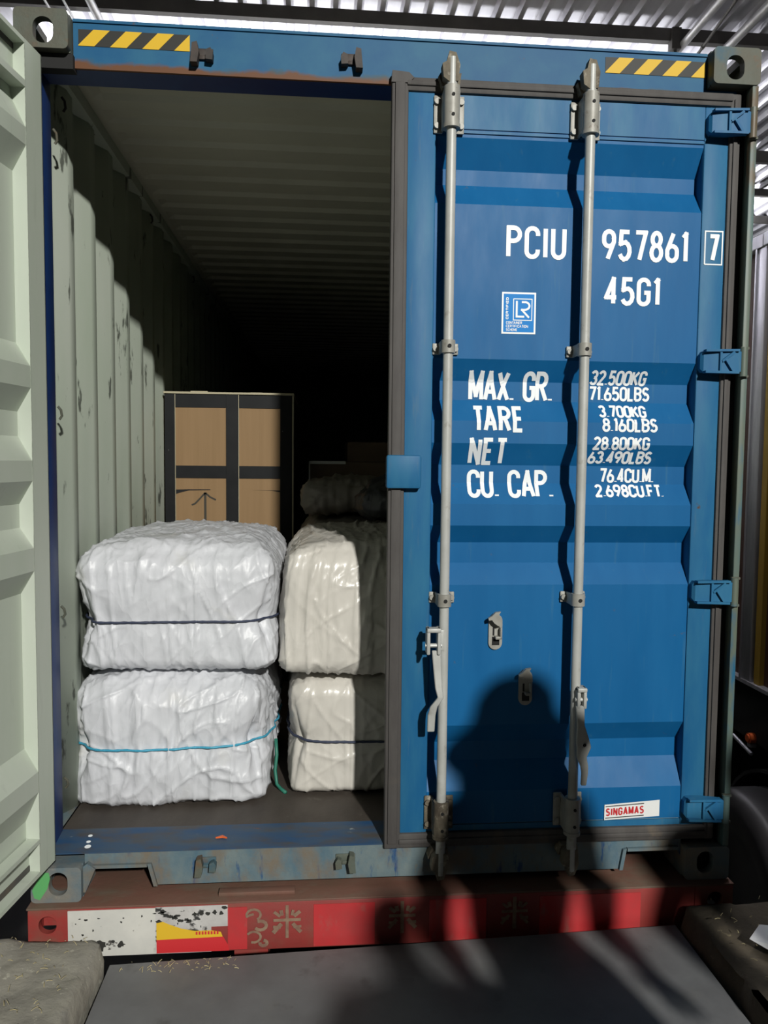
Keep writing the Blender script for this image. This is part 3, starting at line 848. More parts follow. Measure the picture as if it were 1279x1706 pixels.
def container():
    # side walls
    for s in (0, 1):
        bm = new()
        prof = []
        y = .152 - .035
        xo, xi = .006, .043
        pts = [(xi, .165)]
        yy = .152
        while yy < 11.9:
            # inner flat ends at yy; outward slope, outer flat, inward slope, inner flat
            for (xx, dy) in ((xi, 0), (xo, .068), (xo, .140), (xi, .208)):
                if yy+dy > .166: pts.append((xx, yy+dy))
            yy += .278
        pts.append((xi, 12.0))
        if s: pts = [(2.438-x, y) for x, y in pts]
        a = [bm.verts.new((x, y, .10)) for x, y in pts]; b = [bm.verts.new((x, y, 2.86)) for x, y in pts]
        for i in range(len(pts)-1): bm.faces.new((a[i], a[i+1], b[i+1], b[i]))
        o = obj('side_wall', bm, WALLIN, K, 15, 'pale green-grey corrugated inside wall')
        mo = o.modifiers.new('thick', 'SOLIDIFY'); mo.thickness = .002; mo.offset = 0
        bm = new()
        x = .002 if s == 0 else 2.438-.062
        box(bm, x, x+.060, .17, 12, 2.815, 2.878)
        obj('top_rail', bm, WALLIN, K)
        bm = new()
        x = .0 if s == 0 else 2.438-.05
        box(bm, x, x+.05, .17, 12, .03, .17)
        obj('bottom_rail', bm, SILL, K)
    # roof sheet with cross corrugations, flat margins at both sides
    bm = new()
    pts = [(.16, 2.866)]
    y = .42
    while y < 11.8:
        pts += [(y, 2.866), (y+.022, 2.884), (y+.105, 2.884), (y+.127, 2.866)]
        y += .209
    pts.append((12.0, 2.866))
    a = [bm.verts.new((.125, y, z)) for y, z in pts]; b = [bm.verts.new((2.313, y, z)) for y, z in pts]
    c = [bm.verts.new((.05, y, 2.866)) for y, z in pts]; d = [bm.verts.new((2.388, y, 2.866)) for y, z in pts]
    e = [bm.verts.new((.095, y, 2.866)) for y, z in pts]; f = [bm.verts.new((2.343, y, 2.866)) for y, z in pts]
    for i in range(len(pts)-1):
        for p, q in ((c, e), (e, a), (a, b), (b, f), (f, d)):
            try: bm.faces.new((p[i], q[i], q[i+1], p[i+1]))
            except ValueError: pass
    o = obj('roof_panel', bm, CEILP, K, 12)
    mo = o.modifiers.new('thick', 'SOLIDIFY'); mo.thickness = .002; mo.offset = 0
    bm = new(); box(bm, 0.01, 2.428, 11.98, 12.06, .03, 2.88)
    obj('front_wall', bm, WALLIN, K)
    bm = new(); box(bm, .045, 2.393, .160, 12.0, .135, .170)
    obj('floor_board', bm, PLY, K)
    # header
    bm = new()
    box(bm, .166, 2.272, .050, .060, 2.742, 2.890); box(bm, .055, .166, .050, .060, 2.742, 2.775); box(bm, 2.272, 2.383, .050, .060, 2.742, 2.775)
    box(bm, .166, 2.272, .060, .168, 2.879, 2.890)
    box(bm, .166, 2.272, .045, .062, 2.884, 2.893)
    obj('header', bm, HEADER, K)
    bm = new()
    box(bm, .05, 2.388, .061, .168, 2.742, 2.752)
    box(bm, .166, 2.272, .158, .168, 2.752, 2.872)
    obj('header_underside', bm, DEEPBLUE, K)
    # hazard stickers: slanted yellow and black bands
    for k, (x0, x1) in enumerate(((.182, .533), (1.916, 2.268))):
        bm = new()
        z0, z1 = (2.812, 2.863) if k == 0 else (2.815, 2.867)
        box(bm, x0, x1, .0485, .0502, z0, z1, mi=0)
        sl = .052; wd = .052; per = .101
        off = x0 + (-.002 if k == 0 else -.002)
        for i in range(-1, 5):
            xa = off + i*per
            q = [(xa, z0), (xa+wd, z0), (xa+wd+sl*.95, z1), (xa+sl*.95, z1)]
            # clip to the sticker
            def clip(poly, xc, keep_gt):
                out = []
                for i_ in range(len(poly)):
                    a_, b_ = poly[i_], poly[(i_+1) % len(poly)]
                    ia = (a_[0] >= xc) == keep_gt; ib = (b_[0] >= xc) == keep_gt
                    if ia: out.append(a_)
                    if ia != ib:
                        t = (xc-a_[0])/(b_[0]-a_[0]); out.append((xc, a_[1]+(b_[1]-a_[1])*t))
                return out
            q = clip(clip(q, x0, True), x1, False)
            if len(q) < 3: continue
            vs = [bm.verts.new((p[0], .0478, p[1])) for p in q]
            f = bm.faces.new(vs); f.material_index = 1
        obj('hazard_sticker', bm, [BLK, YEL], K, None, 'yellow and black slanted hazard stripes')
    # sill
    bm = new()
    ysf = .040
    zb, zt, zp = .028, .148, .100
    poly = [(.165, .148), (.165, .07), (.190, zp), (.375, zp), (.400, zb), (2.052, zb), (2.072, zp), (2.262, zp), (2.275, .07), (2.275, .148)]
    prism(bm, poly, 'y', ysf, ysf+.012)
    lip = [(.190, zp-.003), (.375, zp-.003), (.375, zp+.008), (.190, zp+.008)]
    prism(bm, lip, 'y', ysf-.012, ysf)
    prism(bm, [(2.072, zp-.003), (2.262, zp-.003), (2.262, zp+.008), (2.072, zp+.008)], 'y', ysf-.012, ysf)
    prism(bm, [(.376, zp+.008), (.389, zp+.008), (.410, zb), (.397, zb)], 'y', ysf-.012, ysf)
    prism(bm, [(2.056, zp+.004), (2.069, zp+.008), (2.056, zb), (2.043, zb)], 'y', ysf-.012, ysf)
    prism(bm, [(.165, .11), (.178, .12), (.205, zp), (.172, .02), (.162, .02)], 'y', ysf-.020, ysf+.01)
    # flanges behind
    box(bm, .41, 2.04, ysf+.012, .15, zb, zb+.008)
    obj('door_sill', bm, SILL, K, 20)
    bm = new()
    prism(bm, [(ysf-.002, .146), (ysf-.002, .150), (.06, .156), (.162, .172), (.168, .172), (.168, .12), (.155, .12), (.155, .160), (.06, .148), (ysf+.01, .144)], 'x', .052, 2.386)
    obj('sill_top', bm, SILLTOP, K, 20)
    bm = new()
    for x, y, r in ((.160, .125, .007), (.163, .092, .007), (.168, .066, .010)):
        z = .156+(y-.06)*.157+.0006
        vs = [bm.verts.new((x+r*1.1*math.cos(a*.524), y+r*math.sin(a*.524), z+r*math.sin(a*.524)*.157)) for a in range(12)]
        bm.faces.new(vs)
    obj('paint_spot', bm, WHITE, K, None, 'white paint spots')
    # corner posts
    for s in (0, 1):
        def X(a, b): return (a, b) if s == 0 else (2.438-b, 2.438-a)
        bm = new()
        a, b = X(.001, .025); box(bm, a, b, .002, .165, .118, 2.778, .005)
        obj('corner_post', bm, POST, K, 30, 'worn green and blue outer post')
        bm = new()
        a, b = X(.030, .054); box(bm, a, b, .075, .168, .118, 2.80, .003)
        a, b = X(.024, .030); box(bm, a, b, .04, .168, .118, 2.79)
        obj('post_channel', bm, DEEPBLUE if s == 0 else BLACK, K, 30, 'deep blue inner face of the post' if s == 0 else 'post channel blackened for the shade in the gap')  # right channel coloured black to stand in for the gap's deep shade
        for hz in (2.648, 1.848, 1.047, .262):
            for dz in (-.048, .048):
                bm = new(); a, b = X(.004, .034); box(bm, a, b, -.008, .006, hz+dz-.004, hz+dz+.004); obj('hinge_lug', bm, CAST, K)
    # corner castings with rounded slot holes
    for (cx0, cx1, cz0, cz1, hx) in ((.0, .165, 2.776, 2.896, .0895), (2.273, 2.438, 2.776, 2.896, 2.3485), (.0, .165, .0, .120, .0895), (2.273, 2.438, .0, .120, 2.3485)):
        top = cz0 > 1
        bm = new()
        hz = cz0+.054 if top else cz0+.064
        plate_with_hole(bm, cx0, cx1, cz0, cz1, -.002, .028, hx, hz, .062, .080, .016)
        box(bm, cx0+.002, cx0+.022, .028, .170, cz0+.002, cz1-.002); box(bm, cx1-.022, cx1-.002, .028, .170, cz0+.002, cz1-.002)
        if top:
            box(bm, cx0+.022, cx1-.022, .028, .170, cz0+.002, cz0+.02); 
            box(bm, cx0+.022, cx0+.045, .028, .170, cz1-.028, cz1-.002); box(bm, cx1-.045, cx1-.022, .028, .170, cz1-.028, cz1-.002)
        else:
            box(bm, cx0+.022, cx1-.022, .028, .170, cz1-.02, cz1-.002); box(bm, cx0+.022, cx1-.022, .15, .170, cz0+.03, cz1-.02)
        obj('corner_casting', bm, CAST if top else CASTD, K, 30)
        # black shrouds behind the top fittings
    bm = new(); box(bm, .03, .17, .03, .07, 2.73, 2.776); obj('corner_gusset', bm, BLACK, K)
    bm = new(); box(bm, 2.255, 2.410, .058, .070, 2.735, 2.776); obj('corner_gusset', bm, BLACK, K)
    bm = new(); prism(bm, [(.005, .045), (.035, .105), (.060, .105), (.064, .085), (.055, .05), (.03, .012), (.012, .018)], 'y', -.0035, -.002)
    obj('paint_patch', bm, GREEN, K, None, 'patch of bright green paint')
    # cam keepers
    for kx, kz, up in ((.574, 2.796, 1), (1.057, 2.804, 1), (.574, .096, 0), (1.055, .092, 0)):
        bm = new()
        y = .050 if up else .040
        m = DARKST if up else CAST
        sg = 1 if kx < .8 else -1
        box(bm, kx-.034, kx+.034, y-.006, y, kz-.006, kz+.026, .002)
        prism(bm, [(kx-sg*.036, kz-.030), (kx-sg*.014, kz-.030), (kx-sg*.008, kz+.004), (kx-sg*.014, kz+.034), (kx-sg*.030, kz+.030)], 'y', y-.034, y)
        prism(bm, [(kx+sg*.012, kz-.016), (kx+sg*.034, kz-.018), (kx+sg*.036, kz+.006), (kx+sg*.028, kz+.020), (kx+sg*.014, kz+.014)], 'y', y-.028, y)
        box(bm, kx-.012, kx+.012, y-.010, y, kz-.010, kz+.002, .002)
        obj('cam_keeper', bm, m, K, 25)
    # lashing rings along the top of the wall and by the post
    for (lx, ly, lz) in ((.05, .30, 2.735), (.05, 1.72, 2.775), (.05, 3.1, 2.775), (.052, .200, 2.585), (.052, .20, 1.65), (.052, .20, .95), (.052, .20, .33)):
        bm = new()
        tube(bm, [(lx, ly-.008, lz+.022), (lx+.009, ly-.004, lz+.010), (lx+.009, ly+.006, lz-.010), (lx, ly+.008, lz-.022)], .0045, 8)
        obj('lashing_ring', bm, DARKST if lz > 2.6 else CAST, K, 40)
container()
DR = door(K, True)
DL = door(K, False)

# ------------------------------------------------------------------ trailer under the container
def wheel_mesh(bm, cx, cy, cz, r, wd, side):
    """tyre lathe about x; side = direction of the visible sidewall"""
    prof = [(.0, .52), (.02, .56), (.01, .60), (-.012, .66), (-.02, .76), (-.014, .86), (0, .93), (.03, .98), (.06, 1.0), (wd-.06, 1.0), (wd-.03, .98), (wd, .9), (wd, .6), (wd-.04, .5)]
    n = 48
    rings = []
    for x, q in prof:
        rings.append([Vector((cx-side*x*-1 if side < 0 else cx-x, cy+r*q*math.cos(2*math.pi*k/n), cz+r*q*math.sin(2*math.pi*k/n))) for k in range(n)])
    ring_loft(bm, rings)

def rim_mesh(bm, cx, cy, cz, r, side):
    n = 40
    s = 1 if side < 0 else -1
    rings = []
    for x, q in ((.012, .57), (-.004, .56), (-.004, .53), (.03, .50), (.06, .40), (.05, .26), (.02, .24), (.0, .20), (.0, .02)):
        rings.append([Vector((cx+s*x, cy+r*q*math.cos(2*math.pi*k/n), cz+r*q*math.sin(2*math.pi*k/n))) for k in range(n)])
    ring_loft(bm, rings)
    for k in range(10):
        a = 2*math.pi*k/10
        p = Vector((cx+s*.04, cy+r*.32*math.cos(a), cz+r*.32*math.sin(a)))
        cyl(bm, p, p-Vector((s*.035, 0, 0)), .014, 8)

def trailer():
    T = empty('container_trailer', (1.22, .1, -1.45), 'red container trailer with battered rear beam under the blue container', 'trailer')
    yb = -.030
    bm = new()
    # rear beam as a hollow channel, top plate dusty
    box(bm, .0, .072, yb, yb+.006, -.175, -.002) ; 
    box(bm, .072, 2.436, yb, .10, -.175, -.006, .004)
    bm.free()
    bm = new()
    box(bm, .125, 2.300, yb, .120, -.176, -.008, .004)
    obj('rear_beam', bm, RED, T, 30)
    bm = new()
    box(bm, -.005, 2.443, yb-.003, .26, -.008, -.001, .002)
    box(bm, .62, .88, .0, .035, -.001, .012, .002)
    obj('beam_top', bm, REDTOP, T, 30, 'dusty red-brown top plate')
    for (x0, x1, hx) in ((.0, .128, .063), (2.30, 2.440, 2.375)):
        bm = new()
        plate_with_hole(bm, x0, x1, -.130, -.008, yb-.001, yb+.022, hx, -.060, .058, .060, .004)
        box(bm, x0, x0+.012, yb+.02, .14, -.128, -.009); box(bm, x1-.012, x1, yb+.02, .14, -.128, -.009); box(bm, x0, x1, .08, .14, -.128, -.04)
        obj('beam_end', bm, RED, T, 30)
    yf = yb-.002
    bm = new(); box(bm, .1285, .415, yf, yb, -.174, -.014); obj('white_plate', bm, PLATE, T, None, 'chipped white painted plate')
    bm = new(); box(bm, .415, .655, yf, yb, -.086, -.012); box(bm, .415, .60, yf, yb, -.174, -.086); obj('white_plate', bm, PLATEW, T, None, 'white plate with worn black print')
    # blackened traces of worn print
    rnd = random.Random(9)
    bm = new()
    def blob(cx, cz, rx, rz, y):
        vs = []
        for k in range(11):
            a = k/11*6.283; q = rnd.uniform(.55, 1.1)
            vs.append(bm.verts.new((cx+rx*q*math.cos(a), y, cz+rz*q*math.sin(a))))
        bm.faces.new(vs)
    for i in range(5): blob(.545+i*.022, -.040+.004*(i % 2), .010, .009, yf-.0006)
    for i in range(9): blob(.43+i*.012+rnd.uniform(-.006, .006), -.030-.004*i+rnd.uniform(-.008, .008), .012, .007, yf-.0006)
    for i in range(26): blob(rnd.uniform(.14, .63), rnd.uniform(-.17, -.02), rnd.uniform(.002, .008), rnd.uniform(.002, .006), yf-.0007)
    blob(.235, -.138, .018, .022, yf-.0006); blob(.30, -.135, .012, .014, yf-.0006); blob(.425, -.062, .012, .010, yf-.0006); blob(.645, -.02, .010, .008, yf-.0006)
    obj('worn_print', bm, BLK, T, None, 'black flakes of worn print and chipped paint', kind='stuff')
    bm = new()
    def poly(P, y, mi=0):
        f = bm.faces.new([bm.verts.new((x, y, z)) for x, z in P]); f.material_index = mi
    poly([(.418, -.125), (.418, -.066), (.44, -.062), (.46, -.072), (.50, -.088), (.545, -.098), (.60, -.098), (.632, -.105), (.638, -.122)], yf-.0010, 0)
    poly([(.418, -.172), (.418, -.125), (.64, -.122), (.655, -.150), (.66, -.172)], yf-.0010, 1)
    for i in range(8): 
        a = .548+i*.010
        poly([(a, -.112), (a+.006, -.112), (a+.006, -.101), (a, -.101)], yf-.0014, 1)
    obj('sticker', bm, [YEL, STK_RED], T, None, 'torn yellow and red sticker')
    for (x0, x1) in ((.655, .72), (.945, 1.155), (1.345, 1.545), (1.735, 2.10)):
        bm = new(); box(bm, x0, x1, yf, yb, -.170, -.022); obj('reflector', bm, REFL, T, None, 'faded red reflector patch')
    # star-shaped mud marks between the reflectors
    def marks(cx, cz, s):
        bm = new()
        def pt(v): return Vector((v.x, yf-.001-.0004*STK[0], v.y))
        W = .013
        seg = [[(0,-.055),(0,.055)], [(-.042,.034),(-.022,.018)], [(.042,.034),(.022,.018)], [(-.044,.006),(.044,.006)], [(-.018,-.006),(-.045,-.036)], [(.018,-.006),(.045,-.036)], [(-.045,-.016),(-.02,-.018)], [(.02,-.018),(.046,-.016)], [(-.020,.040),(-.016,.022)], [(.020,.040),(.016,.022)]]
        for si, a in enumerate(seg):
            STK[0] = si*.7
            ribbon(bm, [(cx+p[0]*s, cz+p[1]*s) for p in a], W*rnd.uniform(.7, 1.1), pt)
        obj('mud_mark', bm, DUST, T, None, 'star-shaped dried mud mark')
    for cx in (.855, 1.250, 1.645): marks(cx, -.078, 1.05)
    STK[0] = 0
    bm = new()
    def pt2(v): return Vector((v.x, yf-.001-.0004*STK[0], v.y))
    for si, (x, z, r_, a0, a1) in enumerate(((.742, -.050, .024, 200, -60), (.765, -.088, .020, 120, -150), (.742, -.128, .024, 150, -110), (.775, -.150, .012, 90, -200), (.752, -.09, .055, 130, 100))):
        STK[0] = si
        ribbon(bm, A(x, z, r_, r_*.8, a0, a1), .008+.003*(si % 2), pt2)
    STK[0] = 0
    obj('mud_mark', bm, DUST, T, None, 'curled dried mud mark')
    for x in (.72, 1.72):
        bm = new(); box(bm, x-.06, x+.06, .12, 11.5, -.36, -.01); obj('chassis_rail', bm, RED, T)
    for y in (7.0, 8.3):
        bm = new(); cyl(bm, (.15, y, -.95), (2.29, y, -.95), .07, 14); 
        for x in (.72, 1.72): box(bm, x-.05, x+.05, y-.25, y+.25, -.95, -.30)
        obj('axle', bm, DARKST, T)
        for cx, sd in ((.10, -1), (2.34, 1)):
            bm = new(); wheel_mesh(bm, cx, y, -.95, .50, .28, sd); obj('wheel', bm, TYRE, T, 40)
    for x in (.72, 1.72):
        bm = new(); box(bm, x-.05, x+.05, 9.9, 10.0, -1.45, -.3); obj('landing_leg', bm, DARKST, T)
trailer()

# ------------------------------------------------------------------ truck parked beyond the container
def truck():
    T = empty('truck', (4.8, 1.5, -1.45), 'dark brown truck parked beside the container, only its side and wheel showing', 'truck')
    X = 3.60
    bm = new(); box(bm, X+.02, X+2.4, -1.2, 2.22, .17, 2.83); obj('cargo_body', bm, TRBODY, T)
    bm = new(); box(bm, X-.03, X+2.43, -1.25, 2.20, 2.79, 2.87, .006)
    for i in range(24): box(bm, X-.034, X-.029, 2.14-i*.13, 2.20-i*.13, 2.79, 2.865)
    obj('roof_edge', bm, TRSILV, T)
    for y0, y1 in ((1.845, 1.965), (.9, 1.02), (0, .12)):
        bm = new(); box(bm, X-.025, X+.03, y0, y1, .17, 2.79, .010); box(bm, X-.034, X-.02, y1-.03, y1-.012, .17, 2.79, .004)
        obj('side_post', bm, TRSILV, T, 30)
    for y0, y1 in ((1.765, 1.822), (.80, .85)):
        bm = new(); box(bm, X-.012, X+.03, y0, y1, .17, 2.79, .004); obj('trim_strip', bm, TRGOLD, T)
    bm = new(); box(bm, X-.03, X+.03, -1.2, 2.22, .150, .172); obj('sill_rail', bm, TRSILV, T)
    bm = new(); box(bm, X+.15, X+2.3, -1.0, 3.8, -.25, .15); box(bm, X+.02, X+.10, 1.2, 2.2, -.20, .15); obj('chassis', bm, BLACK, T)
    bm = new(); prism(bm, [(2.45, -1.0), (4.3, -1.0), (4.35, .3), (4.0, 1.3), (2.5, 1.3)], 'x', X+.05, X+2.35); box(bm, X+.3, X+2.2, 2.1, 2.5, -1.1, .1); obj('cab_blocker', bm, BLACK, T, 30)  # black cab and box added to keep the gap under the body dark
    cy, cz, r = 1.575, -.93, .52
    bm = new(); wheel_mesh(bm, X+.06, cy, cz, r, .30, -1); o = obj('wheel', bm, TYRE, T, 40)
    bm = new(); rim_mesh(bm, X+.07, cy, cz, r, -1); obj('rim', bm, RIM, o, 30)
    bm = new(); tube(bm, [(X+.045, cy+r*.985*math.cos(R(a)), cz+r*.985*math.sin(R(a))) for a in range(0, 360, 6)], .006, 6, closed=True); obj('tread_edge', bm, RIM, o, 40)
    bm = new(); wheel_mesh(bm, X+2.36, cy, cz, r, .30, 1); obj('wheel', bm, TYRE, T, 40)
    bm = new()
    for i in range(11):
        a = R(20+i*14)
        p = Vector((0, cy+.62*math.cos(a), cz+.62*math.sin(a)))
    rings = []
    for i in range(15):
        a = R(25+i*9.3)
        c, s = math.cos(a), math.sin(a)
        rings.append([Vector((X+.02, cy+.60*c, cz+.60*s)), Vector((X+.02, cy+.62*c, cz+.62*s)), Vector((X+.42, cy+.62*c, cz+.62*s)), Vector((X+.42, cy+.60*c, cz+.60*s))])
    ring_loft(bm, rings); obj('mudguard', bm, BLACK, T, 30)
    bm = new(); cyl(bm, (X+.03, 1.845, -.178), (X-.015, 1.845, -.178), .032, 18); cyl(bm, (X-.015, 1.845, -.178), (X-.024, 1.845, -.178), .022, 18)
    obj('marker_lamp', bm, ORANGE, T, 40, 'small orange side marker lamp')
    bm = new(); box(bm, X-.01, X+.03, 1.825, 1.865, -.232, -.212); box(bm, X+.0, X+.02, 1.84, 1.85, -.23, -.19); obj('lamp_bracket', bm, TRSILV, T)
    bm = new(); cyl(bm, (X+.01, 2.06, -.235), (X+.02, 1.86, -.285), .012, 8); obj('stay_rod', bm, TRSILV, T, 40)
    bm = new(); cyl(bm, (X+.03, 1.655, -.44), (X-.02, 1.655, -.44), .02, 10); obj('reflector', bm, TRSILV, T, 40)
    bm = new(); cyl(bm, (X+.2, cy, cz), (X+2.2, cy, cz), .07, 12); box(bm, X+.8, X+1.6, cy-.1, cy+.1, cz, -.2); obj('axle', bm, BLACK, T)
truck()

# ------------------------------------------------------------------ cargo
def make_bale(name, x0, x1, y0, y1, z0, z1, seed, label, m, rope_z=None, rope_m=None, rope_r=.005, pinch=.022, rt=.10, rb=.045, rv=.06, bulge=.02, topcrown=.03, fold=.012, lean=(0, 0), rope_sag=0, n=(96, 70, 84), group='woven plastic bales', dz=None):
    """a wrapped bale: rounded, bulging, creased; pinched where its rope runs round it"""
    c = Vector(((x0+x1)/2, (y0+y1)/2, (z0+z1)/2)); h = Vector(((x1-x0)/2, (y1-y0)/2, (z1-z0)/2))
    bm = new()
    sd = Vector((seed*11.7, seed*5.3, seed*2.9))
    rz = ((rope_z-c.z)/h.z) if rope_z else None
    hm = min(h.x, h.y)
    def shape(p, nrm):
        x, y, z = p.x, p.y, p.z
        m_ = max(abs(x), abs(y), 1e-6)
        r = rt if z > 0 else rb
        if m_ > 1-1e-6:
            t = (1-abs(z))*h.z
            if t < r:
                a_ = math.pi/4*(1-t/r); inw = r*(1-math.cos(a_)); zz_ = h.z-r+r*math.sin(a_)
            else: inw = 0; zz_ = abs(z)*h.z
        else:
            s_ = (1-m_)*hm
            if s_ < r:
                a_ = math.pi/2-math.pi/4*(1-s_/r); inw = r*(1-math.cos(a_)); zz_ = h.z-r+r*math.sin(a_)
            else: inw = s_; zz_ = h.z
        k_ = min(1, max(0, (m_-.3)/.4)); k_ = k_*k_*(3-2*k_)
        ex = h.x*m_*(1-k_)+(h.x-inw)*k_; ey = h.y*m_*(1-k_)+(h.y-inw)*k_
        q = Vector((x/m_*ex, y/m_*ey, math.copysign(zz_, z)))
        rr_ = rv*min(1, min(ex, ey)/(hm*.5))
        cx = min(max(q.x, -(ex-rr_)), ex-rr_); cy = min(max(q.y, -(ey-rr_)), ey-rr_)
        d = Vector((q.x-cx, q.y-cy))
        if abs(d.x) > 1e-9 and abs(d.y) > 1e-9:
            d = d.normalized()*max(abs(d.x), abs(d.y))
            q.x, q.y = cx+d.x, cy+d.y
        # bulge and crown
        side = (1-z*z)
        q.x += math.copysign(bulge*side*(1-y*y), x)*abs(x)**3
        q.y += math.copysign(bulge*side*(1-x*x), y)*abs(y)**3
        if z > 0: q.z += topcrown*(1-x*x)*(1-y*y)*z**3
        # rope pinch, strongest at the corners
        if rz is not None:
            zz = rz + rope_sag*(x)
            g = math.exp(-((z-zz)*h.z/.05)**2)
            g2 = math.exp(-((z-zz)*h.z/.14)**2)
            corner = (abs(x)**6*abs(y)**6)
            k = pinch*(.35*g + .25*g2 + corner*(.6*g+1.1*g2))
            v = Vector((q.x, q.y)); L = v.length
            if L > .01 and max(abs(x), abs(y)) > .8:
                if L > 0:
                    fx = min(1, max(0, (abs(x)-.62)/.38)); fy = min(1, max(0, (abs(y)-.62)/.38))
                    q.x -= math.copysign(k*fx*fx*(3-2*fx), x); q.y -= math.copysign(k*fy*fy*(3-2*fy), y)
        P = c+q
        # creases: vertical gathers, diagonal drags, fine crumple
        wob = noise.noise(P*2.2+sd)*.6
        if abs(nrm.y) > .5: u, v = P.x, P.z
        elif abs(nrm.x) > .5: u, v = P.y, P.z
        else: u, v = P.x, P.y
        def rg(a, b, k):
            t = noise.noise(Vector((a, b, k))+sd)
            return 1-abs(t)*2
        vert = rg(u*15+wob*2, v*2.2, 1.0)
        diag = rg((u+v*.8)*8+wob*3, (v-u)*3, 5.0)
        diag2 = rg((u-v*.9)*10+wob*3, (v+u)*2.5, 9.0)
        fine = noise.fractal(P*24+sd, 1.0, 2.0, 3)
        big = noise.noise(P*3.5+sd)
        rd = 1.0
        if rz is not None: rd = .55+.7*math.exp(-(abs((z-rz)*h.z)/.12))
        cr1 = max(0, rg(u*13+wob*1.2, v*.9, 13.0))**10; cr2 = max(0, rg((u+v*.6)*6+wob*2, (v-u*.5)*2, 17.0))**14; cr3 = max(0, rg((u*.7-v)*6+wob*2, (v*.7+u)*2, 23.0))**14
        amp = fold*(.75*cr1*rd + .55*cr2 + .50*cr3 + .50*max(0, vert)**4*rd + .26*max(0, diag)**3 + .24*max(0, diag2)**3) + fine*fold*.05 + big*fold*.9
        amp -= fold*.35
        P += nrm*amp
        P.x += lean[0]*(z); P.y += lean[1]*(z)
        if dz: P.z += dz(x, y, z)
        return P
    faces = [((1,0,0),(0,1,0),(0,0,1)), ((-1,0,0),(0,1,0),(0,0,1)), ((0,1,0),(1,0,0),(0,0,1)), ((0,-1,0),(1,0,0),(0,0,1)), ((0,0,1),(1,0,0),(0,1,0)), ((0,0,-1),(1,0,0),(0,1,0))]
    cnt = {0: n[0], 1: n[1], 2: n[2]}
    vd = {}
    def nsm(p):
        # smooth normal so that neighbouring faces displace alike at the edges
        v = Vector((math.copysign(abs(p.x)**8, p.x), math.copysign(abs(p.y)**8, p.y), math.copysign(abs(p.z)**8, p.z)))
        return v.normalized()
    def vert_at(p):
        key = (round(p.x, 5), round(p.y, 5), round(p.z, 5))
        if key not in vd: vd[key] = bm.verts.new(shape(p, nsm(p)))
        return vd[key]
    for N_, U, V in faces:
        N_, U, V = Vector(N_), Vector(U), Vector(V)
        nu = n[[abs(k) for k in U].index(1)]; nv = n[[abs(k) for k in V].index(1)]
        g = [[vert_at(N_+U*(2*i/nu-1)+V*(2*j/nv-1)) for j in range(nv+1)] for i in range(nu+1)]
        for i in range(nu):
            for j in range(nv): bm.faces.new((g[i][j], g[i+1][j], g[i+1][j+1], g[i][j+1]))
    bmesh.ops.recalc_face_normals(bm, faces=bm.faces)
    bvh = BVHTree.FromBMesh(bm)
    E = empty(name, (c.x, c.y, z0), label, 'bale', group)
    obj('wrapping', bm, m, E, 'all')
    if rope_z:
        pts = []
        for k in range(220):
            a = 2*math.pi*k/220
            dx, dy = math.cos(a), math.sin(a)
            z = rope_z + rope_sag*dx*h.z + .003*noise.noise(Vector((dx*3, dy*3, seed)))
            o = c+Vector((dx*3, dy*3, 0)); o.z = z
            hit = bvh.ray_cast(o, Vector((-dx, -dy, 0)))
            if hit[0]:
                pts.append(hit[0]+Vector((dx, dy, 0))*rope_r*.75)
        npt = len(pts)
        rad = [(Vector((p.x, p.y))-Vector((c.x, c.y))).length for p in pts]
        rad = [max(rad[i-1], rad[i], rad[(i+1) % npt]) for i in range(npt)]
        rad = [(rad[i-1]+rad[i]*2+rad[(i+1) % npt])/4 for i in range(npt)]
        for i, p in enumerate(pts):
            v = Vector((p.x-c.x, p.y-c.y)).normalized()*rad[i]
            p.x, p.y = c.x+v.x, c.y+v.y
        # twist the rope a little so that it reads as laid cord
        bmr = new(); rr = [rope_r*(1+.18*math.sin(i*2.6)) for i in range(len(pts))]
        tube(bmr, pts, rr, 8, closed=True)
        obj('rope', bmr, rope_m, E, 'all')
    return E, bvh

make_bale('bale', .030, .752, .330, 1.30, .175, .672, 1, 'white bale tied with a light blue rope, on the floor at the left', BALEW, rope_z=.405, rope_m=ROPET, rope_r=.0045, rt=.11, rb=.03, rv=.085, bulge=.035, fold=.017, topcrown=.01, pinch=.02, rope_sag=.02)
make_bale('bale', .044, .792, .340, 1.36, .694, 1.165, 2, 'white bale tied with a dark rope, on top of the left stack', BALEW, rope_z=.882, rope_m=ROPEB, rope_r=.0045, rt=.10, rb=.045, rv=.055, bulge=.02, fold=.013, topcrown=.05, pinch=.026, n=(104, 74, 88))
make_bale('bale', .846, 1.56, .400, 1.35, .178, .636, 3, 'cream bale tied with a dark rope, on the floor next to the closed door', BALEC, rope_z=.388, rope_m=ROPEB, rope_r=.005, rt=.07, rb=.03, rv=.045, bulge=.022, fold=.010, topcrown=.005, pinch=.020)
make_bale('bale', .822, 1.58, .360, 1.40, .668, 1.165, 4, 'cream bale without a front rope, on top of the stack next to the closed door', BALEC, rt=.085, rb=.06, rv=.04, bulge=.028, fold=.012, topcrown=.035, lean=(.018, .015), dz=lambda x, y, z: -.014*max(0, x+.2) if z < 0 else 0)
# rope ends and the rope across the top of the right stack
bm = new()
tube(bm, [(.785, .52, .36), (.790, .50, .30), (.784, .49, .24), (.792, .47, .19), (.81, .45, .178), (.83, .42, .176)], .007, 8)
obj('rope_end', bm, ROPEG, label='loose green rope end hanging in the gap between the two stacks', cat='rope', smooth='all')

